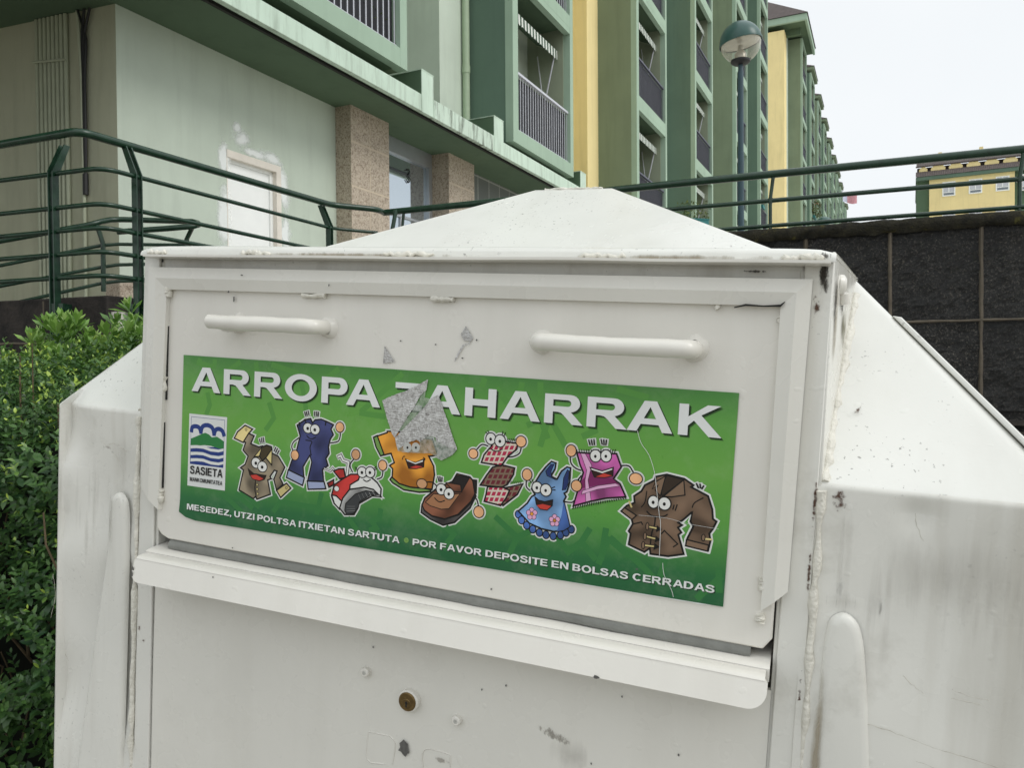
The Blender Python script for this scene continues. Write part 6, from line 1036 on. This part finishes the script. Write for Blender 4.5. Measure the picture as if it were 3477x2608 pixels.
# far yellow building on the right
YB = thing('yellow_building', 'yellow building with brown tiled mansard roof and white framed windows beyond the right railing', 'building', (32.5, 60.0, 0), math.atan2(-0.461, 0.887))
def yb(m, name, mats, par=None, **k): return m.build(name, mats, par or YB, **k)
m = MB(); m.box((0.03, 0, 2.0), (5.62, 9, 16.1)); yb(m, 'yellow_wall', M['pl_yellow'])
m = MB(); m.box((-0.85, 0.3, 2.0), (0.03, 9, 16.1)); m.box((5.62, 0.25, 2.0), (22, 9, 16.1)); yb(m, 'green_wall', M['pl_fin'])
m = MB(); m.box((-0.9, -0.25, 16.1), (22, 9, 16.36)); yb(m, 'eave', M['pl_teal'])
m = MB(); m.add([(-0.9, -0.3, 16.37), (22, -0.3, 16.37), (22, 0.5, 16.92), (-0.9, 0.5, 16.92)], [(0, 1, 2, 3)]); m.add([(-0.85, 0.5, 17.36), (22, 0.5, 17.36), (22, 2.0, 18.12), (-0.85, 2.0, 18.12)], [(0, 1, 2, 3)]); m.box((-0.8, 0.9, 16.4), (22, 8, 17.3)); m.box((-0.9, 0.45, 17.28), (22, 0.6, 17.37))
yb(m, 'tiled_roof', M['roof'])
for x0, x1 in ((-0.6, -0.15), (0.21, 1.08), (1.43, 2.24), (2.62, 3.4), (3.8, 4.61), (5.0, 5.8), (6.2, 7.0), (7.4, 8.2)):
    m = MB(); m.prism([(x0 - .06, 16.9), (x0 - .06, 17.1), (x0 + .1, 17.27), (x1 - .1, 17.27), (x1 + .06, 17.1), (x1 + .06, 16.9)], lambda p: (p[0], 0.52, p[1]), lambda p: (p[0], 0.9, p[1])); yb(m, 'dormer', M['pl_yellow'])
for x, z in ((0.8, 17.55), (3.58, 17.6)):
    m = MB(); m.box((x - .22, 1.3, z), (x + .24, 1.8, z + 0.42)); m.box((x - .13, 1.4, z + .42), (x + .13, 1.7, z + .95)); yb(m, 'chimney', M['pl_yellow'])
def yw(x0, x1, z0, z1):
    m = MB(); m.box((x0, -0.05, z0), (x1, 0.05, z0 + .08)); m.box((x0, -0.05, z1 - .08), (x1, 0.05, z1)); m.box((x0, -0.05, z0 + .08), (x0 + .09, 0.05, z1 - .08)); m.box((x1 - .09, -0.05, z0 + .08), (x1, 0.05, z1 - .08)); m.box(((x0 + x1) / 2 - .03, -0.045, z0 + .3), ((x0 + x1) / 2 + .03, 0.04, z1 - .08)); m.box((x0 + .09, -0.045, z0 + .26), (x1 - .09, 0.04, z0 + .32))
    w = yb(m, 'window', M['door_white']); m = MB(); m.box((x0 + .05, -0.02, z0 + .05), (x1 - .05, 0.02, z1 - .05)); yb(m, 'pane', M['glass_far'], w)
    m = MB(); m.box((x0 + .1, -0.032, z0 + .34), (x1 - .1, -0.022, z1 - .1)); yb(m, 'curtain', M['bar_light'], w)
for z in (14.72, 12.45):
    for x in (0.91, 2.67, 4.41): yw(x, x + 0.88, z, z + 1.1)
for x in (6.0, 7.6): yw(x, x + 1.0, 14.6, 15.8)
# ================================================================ retaining walls and railings
def along(a, b, t): return Vector((a[0] + (b[0] - a[0]) * t, a[1] + (b[1] - a[1]) * t, 0))
A_, B_ = Vector((-1.40, 8.19, 0)), Vector((12.0, 2.64, 0)); RDIR = (B_ - A_).normalized(); RN = Vector((RDIR.y, -RDIR.x, 0))   # RN faces the street
RW = thing('retaining_wall', 'black rough stone panel wall with pale joints and mossy top under the right railing', 'wall', A_ + Vector((0, 0, 0)), math.atan2(RDIR.y, RDIR.x))
# wall coordinates: x along the wall, -y towards the street, z up
m = MB(); LEN = 13.6
def stone(x, z): return -0.012 - 0.012 * noise.noise(Vector((x * 9, z * 9, 1))) - 0.008 * noise.noise(Vector((x * 30, z * 30, 2)))
m.box((-0.1, 0.0, -0.6), (LEN, 0.24, 2.66)); m.grid(lambda a, b: (LEN * a, stone(LEN * a, 1.2 + 1.46 * b), 1.2 + 1.46 * b), 560, 64)
m.box((-0.1, -0.005, -0.6), (LEN, 0.02, 1.2))
m.build('stone_panels', M['dark_stone'], RW)
m = MB(); off = 4.234 - 0.645 * 7
for i in range(22):
    x = off + 0.645 * i
    if x > 0.05: m.grid(lambda a, b, x=x: (x - .017 + .034 * a + 0.003 * noise.noise(Vector((x, b * 12, a))), -0.0275 + (0.02 if a in (0, 1) else 0), 1.2 + 1.46 * b), 3, 30)
m.grid(lambda a, b: (LEN * a, -0.0275 + (0.02 if b in (0, 1) else 0), 1.902 + .026 * b + 0.003 * noise.noise(Vector((a * 90, b, 3)))), 300, 3)
m.build('wall_joints', M['joint'], RW)
m = MB()
def mossp(a, b):
    x = LEN * a; k = b * 8; pr = [(-0.03, 2.64), (-0.05, 2.67), (-0.055, 2.71), (-0.04, 2.745), (0.0, 2.757), (0.1, 2.765), (0.2, 2.757), (0.26, 2.735), (0.26, 2.64)]
    y, z = pr[round(k)]; n_ = noise.noise(Vector((x * 8, y * 20, z * 20))) + 0.6 * noise.noise(Vector((x * 26, y * 30, z * 40)))
    return (x, y + 0.014 * n_ - 0.01, z + 0.012 * n_)
m.grid(mossp, 900, 8); m.build('mossy_coping', M['moss'], RW, smooth=80)
m = MB()
for i in range(7): m.box((3.2, -0.06, 0.55 + i * 0.09), (LEN, -0.005, 0.59 + i * 0.09))
m.build('vent_slats', M['black_stone'], RW)
random.seed(31)
wp = thing('wall_plant', 'small bright green weed growing from the right wall', 'plant', RW.matrix_basis @ Vector((4.93, -0.03, 1.50)))
leaves(wp, 'foliage', M['privet'], [((random.gauss(0, .03), random.gauss(-0.02, .02), random.gauss(0.0, .04)), (random.gauss(0, .6), -0.5, random.gauss(.6, .4))) for _ in range(34)], 0.07, 0.5)

def tube_rail(name, pts, r, parent, n=12): mm = MB(); mm.tube(pts, r, n); return mm.build(name, M['rail'], parent, smooth=50)
def vz(p, z): return Vector((p[0], p[1], z))
# right railing on the wall
RR = thing('wall_railing', 'dark green three bar tube railing on top of the mossy right wall', 'railing', A_ + Vector((0, 0, 2.76)))
base = RR.location.copy()
cp = A_ - RN * 0.1
r0 = lambda t, z: A_ + RDIR * t - RN * 0.10 + Vector((0, 0, z)) - base
tube_rail('top_rail', [r0(t, 3.25) for t in (0.0, 3, 6, 9, 12.5)], 0.034, RR, 14)
tube_rail('middle_rail', [r0(t, 3.02) for t in (0.0, 4, 8, 12.5)], 0.020, RR); tube_rail('bottom_rail', [r0(t, 2.80) for t in (0.0, 4, 8, 12.5)], 0.018, RR)
for t in (0.22, 2.08, 3.94, 5.80, 7.66, 9.52):
    mm = MB(); mm.tube([r0(t, 2.70), r0(t, 3.03), r0(t + 0.025, 3.225)], 0.016, 8); mm.tube([r0(t, 3.0), r0(t, 3.04)], 0.024, 8); mm.build('post', M['rail'], RR, smooth=50)
# left low wall and its railing
P0, P1, P2 = Vector((-9.0, 7.69, 0)), Vector((-2.90, 5.50, 0)), Vector((-1.83, 7.86, 0))
P3 = A_.copy()
LW = thing('low_wall', 'blackened low stone block wall behind the hedge below the left railing', 'wall', (P1.x, P1.y, 0))
lw = lambda p, z: Vector((p.x - P1.x, p.y - P1.y, z))
def inw(a, b):
    d = (b - a).normalized(); n_ = Vector((-d.y, d.x, 0)); return n_ if n_.dot(Vector((-3.5, 8, 0)) - a) > 0 else -n_
N01, N12 = inw(P0, P1), inw(P1, P2)
def offs(d): # corner polyline shifted inwards by d
    k = (N01 + N12).normalized(); k = k / k.dot(N01); return [P0 + N01 * d, P1 + k * d, P2 + N12 * d]
m = MB(); o0, o1 = offs(0.12), offs(0.40)
c = o0 + list(reversed(o1)); n = len(c)
m.add([lw(p, -0.4) for p in c] + [lw(p, 2.12) for p in c], [tuple(range(n)), tuple(range(2 * n - 1, n - 1, -1))] + [(i, (i + 1) % n, (i + 1) % n + n, i + n) for i in range(n)])
m.build('stone_blocks', M['black_stone'], LW, bevel=0.015)
m = MB()
for a, b, nn in ((o0[0], o0[1], N01), (o0[1], o0[2], N12)):
    for z in (1.78, 1.42):
        pth = [a + (b - a) * (k / 40) - nn * 0.002 + Vector((0, 0, z + 0.012 * noise.noise(Vector((k * .7, z, 0))))) for k in range(41)]
        m.tube([lw(Vector((p.x, p.y, 0)), p.z) for p in pth], 0.009, 5)
    for t in ([.2, .3, .4, .5, .6, .7, .8, .9] if nn is N01 else [.2, .45, .7]):
        p = a + (b - a) * t; m.tube([lw(p, 2.1), lw(p, 1.4)], 0.007, 5)
m.build('block_joints', M['joint'], LW)
LR = thing('plaza_railing', 'dark green six bar tube railing with kinked flat posts turning the corner at the left', 'railing', (P1.x, P1.y, 2.12))
lr = lambda p, z: Vector((p.x - P1.x, p.y - P1.y, z - 2.12))
def rounded(pl, r=0.16, n=5):
    out = [pl[0]]
    for i in range(1, len(pl) - 1):
        a, b, c_ = pl[i - 1], pl[i], pl[i + 1]; p = b + (a - b).normalized() * r; q = b + (c_ - b).normalized() * r
        for k in range(n + 1): t = k / n; out.append(p * (1 - t) ** 2 + b * 2 * t * (1 - t) + q * t * t)
    return out + [pl[-1]]
top = [Vector((-9.0, 7.83, 0)), Vector((-3.03, 5.43, 0)), Vector((-1.83, 7.88, 0)), Vector((-1.392, 8.12, 0)), A_ - RN * 0.10]
low = offs(-0.02) + [Vector((-1.40, 8.10, 0))]
tube_rail('top_rail', [lr(p, 3.25) for p in rounded(top, 0.10)], 0.030, LR, 14)
for z in (3.005, 2.755, 2.585, 2.415, 2.245): tube_rail('rail_bar', [lr(p, z) for p in rounded(low, 0.13)], 0.0175, LR)
def flat_post(p, nn, along_, ztop=3.235):
    mm = MB(); w = 0.055; t = 0.009
    for s in (-1, 1):
        o = along_ * (s * 0.018)
        pr = [(0.0, 1.55), (0.0, 3.0), (0.10, ztop), (0.10 - 0.05, ztop), (-0.052, 3.02), (-0.052, 1.55)]
        mm.prism(pr, lambda q, o=o, s=s: lr(p + nn * q[0] + o, q[1]), lambda q, o=o, s=s: lr(p + nn * q[0] + o + along_ * (t * s), q[1]))
    for z in (2.02, 1.72): mm.tube([lr(p + nn * 0.02 - along_ * 0.05, z), lr(p + nn * 0.02 + along_ * 0.06, z)], 0.018, 8)
    mm.tube([lr(p + nn * 0.0 + along_ * .05, 1.72), lr(p + nn * 0.13 + along_ * .05, 1.72)], 0.014, 8)
    mm.box(lr(p + nn * .0, 1.55) - Vector((.035, .035, 0)), lr(p + nn * .05, 2.06) + Vector((.035, .035, 0)))
    return mm.build('post', M['rail'], LR)
D01, D12 = (P1 - P0).normalized(), (P2 - P1).normalized()
for p, nn, dd in ((P1 - D01 * 0.45, N01, D01), (P1 - D01 * 2.3, N01, D01), (P1 + D12 * 0.26, N12, D12), (P2 - D12 * 0.06, N12, D12)):
    flat_post(p, nn, dd)
mm = MB(); q = Vector((-1.20, 8.075, 0)); mm.tube([lr(q, 3.235), lr(q + Vector((-.05, -.03, 0)), 2.95), lr(q + Vector((-.05, -.03, 0)), 2.3)], 0.022, 8); mm.build('post', M['rail'], LR, smooth=50)
# ramp railing with a hairpin end, behind
c = at(300, 800, 6.4)
HR = thing('ramp_railing', 'lower dark green ramp railing with a hairpin end seen through the left railing', 'railing', (c.x, c.y, 2.0))
hp = lambda px, py, Y: at(px, py, Y) - HR.location
S = lambda L_: smooth_pts(L_, 4)
mm = MB(); mm.tube([hp(-420, 905, 6.13), hp(0, 818, 6.22), hp(300, 764, 6.32), hp(345, 752, 6.40), hp(375, 746, 6.50), hp(420, 745, 6.56), hp(655, 752, 6.62), hp(672, 757, 6.58), hp(674, 763, 6.50), hp(655, 768, 6.44), hp(560, 776, 6.40), hp(399, 787, 6.36)], 0.024, 12)
mm.build('hand_rail', M['rail'], HR, smooth=60)
for zz, (a, b, c_, d) in enumerate((((0, 902), (345, 833), (400, 829), (650, 832)), ((0, 972), (345, 907), (400, 899), (650, 893)), ((0, 1040), (345, 962), (400, 955), (650, 947)))):
    mm = MB(); mm.tube([hp(-420, a[1] + 86, 6.13), hp(a[0], a[1], 6.22), hp(b[0], b[1], 6.38), hp(c_[0], c_[1], 6.5), hp(d[0], d[1], 6.6)], 0.015, 8); mm.build('rail_bar', M['rail'], HR, smooth=60)
for a, b, c_, Y in (((330, 765), (350, 828), (352, 990), 6.36), ((655, 768), (634, 812), (632, 960), 6.52), ((-150, 850), (-140, 920), (-140, 1100), 6.25)):
    mm = MB(); mm.tube([hp(*a, Y), hp(*b, Y), hp(*c_, Y)], 0.019, 6); mm.build('post', M['rail'], HR)

# ================================================================ lamps
def lamp(x, y, zc, label, z0=2.0, sc=1.0):
    root = thing('street_lamp', label, 'street lamp', (x, y, z0), 0, 'globe lamps on the plaza'); h = zc - z0
    mm = MB(); mm.tube([(0, 0, 0), (0, 0, h * .62), (0, 0, h * .62 + .002), (0, 0, h - 0.33)], [0.036, 0.036, 0.033, 0.033], 16); mm.tube([(0, 0, h - 0.35), (0, 0, h - 0.20)], 0.028, 14); mm.tube([(0, 0, 0), (0, 0, .3)], 0.055, 16)
    mm.build('pole', M['pole'], root, smooth=40)
    R = 0.232; tilt = Matrix.Rotation(R_(-9), 4, 'Y')
    mm = MB(); pr = [(R * 1.035 * math.cos(R_(a)), R * 1.035 * math.sin(R_(a))) for a in range(2, 89, 4)] + [(0.001, R * 1.035)]
    mm.lathe([(R * 1.02, -0.012), (R * 1.06, -0.010), (R * 1.06, 0.006)] + pr, (0, 0, 0), 40)
    mm.v = [tuple((tilt @ Vector(p)) + Vector((0, 0, h))) for p in mm.v]; d = mm.build('dome', M['dome'], root, smooth=35)
    mm = MB(); mm.lathe([(R * .985 * math.cos(R_(a)), R * .985 * math.sin(R_(a))) for a in range(-66, 4, 4)], (0, 0, 0), 40)
    mm.v = [tuple((tilt @ Vector(p)) + Vector((0, 0, h))) for p in mm.v]; mm.build('globe', M['globe'], root, smooth=60)
    mm = MB(); mm.lathe([(0.001, -0.008), (R * .95, -0.008), (R * .97, 0.0)], (0, 0, 0), 32); mm.v = [tuple((tilt @ Vector(p)) + Vector((0, 0, h + .004))) for p in mm.v]; mm.build('reflector_plate', M['reflector'], root, smooth=30)
    mm = MB(); mm.lathe([(0.03, -0.255), (0.085, -0.245), (0.11, -0.225), (0.112, -0.205), (0.10, -0.20), (0.001, -0.198)], (0, 0, h), 28); mm.build('base_cup', M['black'], root, smooth=35)
    mm = MB(); mm.lathe([(0.066, -0.20), (0.066, -0.13), (0.06, -0.12), (0.03, -0.08), (0.03, -0.03), (0.001, -0.02)], (0, 0, h), 24); mm.build('lamp_holder', M['reflector'], root, smooth=35)
    return root
lamp(2.684, 9.0, 5.335, 'tall globe lamp on a dark pole with green dome behind the right railing')
lp = at(2798, 737, 21.0); lamp(lp.x, lp.y, lp.z - 0.23, 'distant globe lamp whose green dome just shows above the right wall')

# ================================================================ hedge and shrub
random.seed(42)
def shoot(D, T, p, d, n, L, tip):
    d = d.normalized(); side = d.orthogonal().normalized(); ang = random.random() * 6.28
    pos = Vector(p)
    for k in range(n):
        f = k / max(1, n - 1); l = L * (1.0 - 0.55 * f) * random.uniform(.8, 1.15)
        ang += R_(90) + random.gauss(0, .25); s = Matrix.Rotation(ang, 3, d) @ side
        for sg in (1, -1):
            ld = (s * sg * (1.0 - 0.3 * f) + d * (0.35 + 0.6 * f) + Vector((0, 0, -0.15 + random.gauss(0, .15)))).normalized()
            D.append(leaf_data(pos, ld, (d + Vector((0, 0, .6))).normalized(), l, l * random.uniform(.48, .60), 0.22, random.uniform(.0, .25)))
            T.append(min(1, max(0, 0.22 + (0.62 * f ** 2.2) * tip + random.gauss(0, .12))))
        pos = pos + d * (0.013 + 0.006 * random.random()); d = (d + Vector((random.gauss(0, .08), random.gauss(0, .08), 0.06))).normalized()
HG = thing('privet_hedge', 'dense dark green small leaved hedge beside the left side of the bin', 'hedge', (-1.6, 2.6, 0.1))
hl = HG.location
D, T = [], []; stems = MB()
HX0, HX1, HY0, HY1 = -3.4, -0.10, 2.02, 3.25
def hedge_y(x, z): return HY0 + 0.10 * noise.noise(Vector((x * 2.3, z * 2.3, 0))) + 0.07 * noise.noise(Vector((x * 6, z * 6, 4))) + 0.20 * max(0, z - 0.9) ** 1.3 + 0.10 * max(0, 0.75 - z)
def hedge_z(x, y): return 1.37 + 0.20 * (y - HY0) + 0.09 * noise.noise(Vector((x * 2.5, y * 2.5, 9))) + 0.05 * noise.noise(Vector((x * 7, y * 7, 2)))
def dens(x): return 1.0 if -2.3 < x < -0.75 else 0.22
nfront = 5000
for _ in range(nfront):
    x = random.uniform(HX0, HX1); z = random.uniform(0.2, 1.5)
    if random.random() > dens(x): continue
    if noise.noise(Vector((x * 4.5, z * 4.5, 13))) < -0.34 and z < 1.1: continue
    dp = random.random() ** 1.6 * 0.16
    p = Vector((x, hedge_y(x, z) + dp, z))
    d = Vector((random.gauss(0, .35), -0.75 + random.gauss(0, .3), 0.65 + random.gauss(0, .3)))
    if z > hedge_z(x, p.y): continue
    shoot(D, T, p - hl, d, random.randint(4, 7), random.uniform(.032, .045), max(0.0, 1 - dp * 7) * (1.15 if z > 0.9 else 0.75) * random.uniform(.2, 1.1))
for _ in range(3200):
    x = random.uniform(HX0, HX1); y = random.uniform(HY0 + 0.12, HY1)
    if random.random() > dens(x * 2.35 / y if y > 2.4 else x): continue
    z = hedge_z(x, y) - random.random() ** 1.5 * 0.14
    shoot(D, T, Vector((x, y, z)) - hl, Vector((random.gauss(0, .3), -0.25 + random.gauss(0, .3), 1.0)), random.randint(4, 7), random.uniform(.034, .046), random.uniform(.3, 1.3))
for x, y, z in ((-1.44, 2.25, 1.44), (-1.47, 2.3, 1.50), (-1.30, 2.2, 1.36), (-1.62, 2.6, 1.55)):
    stems = MB(); stems.tube([Vector((x, y, z - .12)) - hl, Vector((x, y, z + .1)) - hl], 0.002, 5); stems.build('stem', M['bark'], HG, smooth=60); shoot(D, T, Vector((x, y, z)) - hl, Vector((0.05, -.05, 1)), 9, .036, 1.1)
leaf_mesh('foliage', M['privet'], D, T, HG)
for _ in range(60):
    x = random.uniform(-2.4, -0.7); y = HY0 + random.uniform(.16, .4); z = random.uniform(.15, .8)
    p = Vector((x, y, z)); q = [p]
    for k in range(6): q.append(q[-1] + Vector((random.gauss(0, .03), random.gauss(-.03, .03), random.uniform(.05, .12))))
    stems = MB(); stems.tube([a - hl for a in q], [0.005, 0.0045, 0.004, .0035, .003, .0025, .002], 5); stems.build('stem', M['bark'], HG, smooth=60)
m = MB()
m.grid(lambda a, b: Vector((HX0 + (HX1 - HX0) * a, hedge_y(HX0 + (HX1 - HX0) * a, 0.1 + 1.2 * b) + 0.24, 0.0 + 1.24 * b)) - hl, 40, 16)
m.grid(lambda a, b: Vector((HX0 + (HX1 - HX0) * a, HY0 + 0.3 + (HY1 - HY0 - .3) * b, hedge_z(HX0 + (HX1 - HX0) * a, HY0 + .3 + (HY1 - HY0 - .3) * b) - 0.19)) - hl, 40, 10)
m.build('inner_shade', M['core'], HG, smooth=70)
SH = thing('broadleaf_shrub', 'bright green shrub with long glossy leaves rising behind the hedge', 'shrub', (-1.7, 3.9, 0.2))
sl = SH.location; D, T = [], []
def shrub_z(x, y): return 1.69 - 0.11 * max(0.0, min(1.0, (-2.12 - x * 3.5 / max(y, 3.0)) / 0.12)) + 0.13 * max(-1, min(1.2, (x + 2.25) / 0.8)) + 0.09 * noise.noise(Vector((x * 3.1, y * 3.1, 5))) + 0.06 * noise.noise(Vector((x * 8, y * 8, 1))) - 0.25 * max(0, abs(y - 3.9) - 0.45)
for _ in range(1200):
    x = random.uniform(-3.6, -0.2); y = random.uniform(3.2, 4.6)
    if random.random() > (1.0 if -2.9 < x < -1.4 else 0.3): continue
    dz = random.random() ** 1.4 * 0.28; z = shrub_z(x, y) - dz - (0.30 * max(0, 3.42 - y) / .22 * random.random())
    c = Vector((x, y, z)); ax = Vector((random.gauss(0, .28), -0.18 + random.gauss(0, .25), 1)).normalized(); side = ax.orthogonal().normalized()
    for k in range(random.randint(11, 15)):
        f = k / 14; s = Matrix.Rotation(k * 2.4 + random.gauss(0, .2), 3, ax) @ side
        ld = (s * (0.9 - 0.7 * f) + ax * (0.5 + 0.9 * f)).normalized(); l = random.uniform(.07, .098) * (1 - 0.35 * f)
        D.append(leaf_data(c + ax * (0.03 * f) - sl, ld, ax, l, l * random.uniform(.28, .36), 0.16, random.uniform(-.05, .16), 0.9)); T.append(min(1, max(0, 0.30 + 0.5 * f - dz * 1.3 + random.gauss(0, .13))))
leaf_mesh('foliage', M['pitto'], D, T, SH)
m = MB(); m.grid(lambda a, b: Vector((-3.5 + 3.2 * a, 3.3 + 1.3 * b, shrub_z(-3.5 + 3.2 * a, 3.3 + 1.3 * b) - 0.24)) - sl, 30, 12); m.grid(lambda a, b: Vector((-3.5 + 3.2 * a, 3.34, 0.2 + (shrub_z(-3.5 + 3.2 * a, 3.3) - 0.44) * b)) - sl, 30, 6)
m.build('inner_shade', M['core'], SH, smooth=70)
for _ in range(14):
    m = MB(); x = random.uniform(-3, -1); y = random.uniform(3.5, 4.3); m.tube([Vector((x, y, .2)) - sl, Vector((x + random.gauss(0, .1), y, 1.3)) - sl], 0.012, 6); m.build('stem', M['bark'], SH)
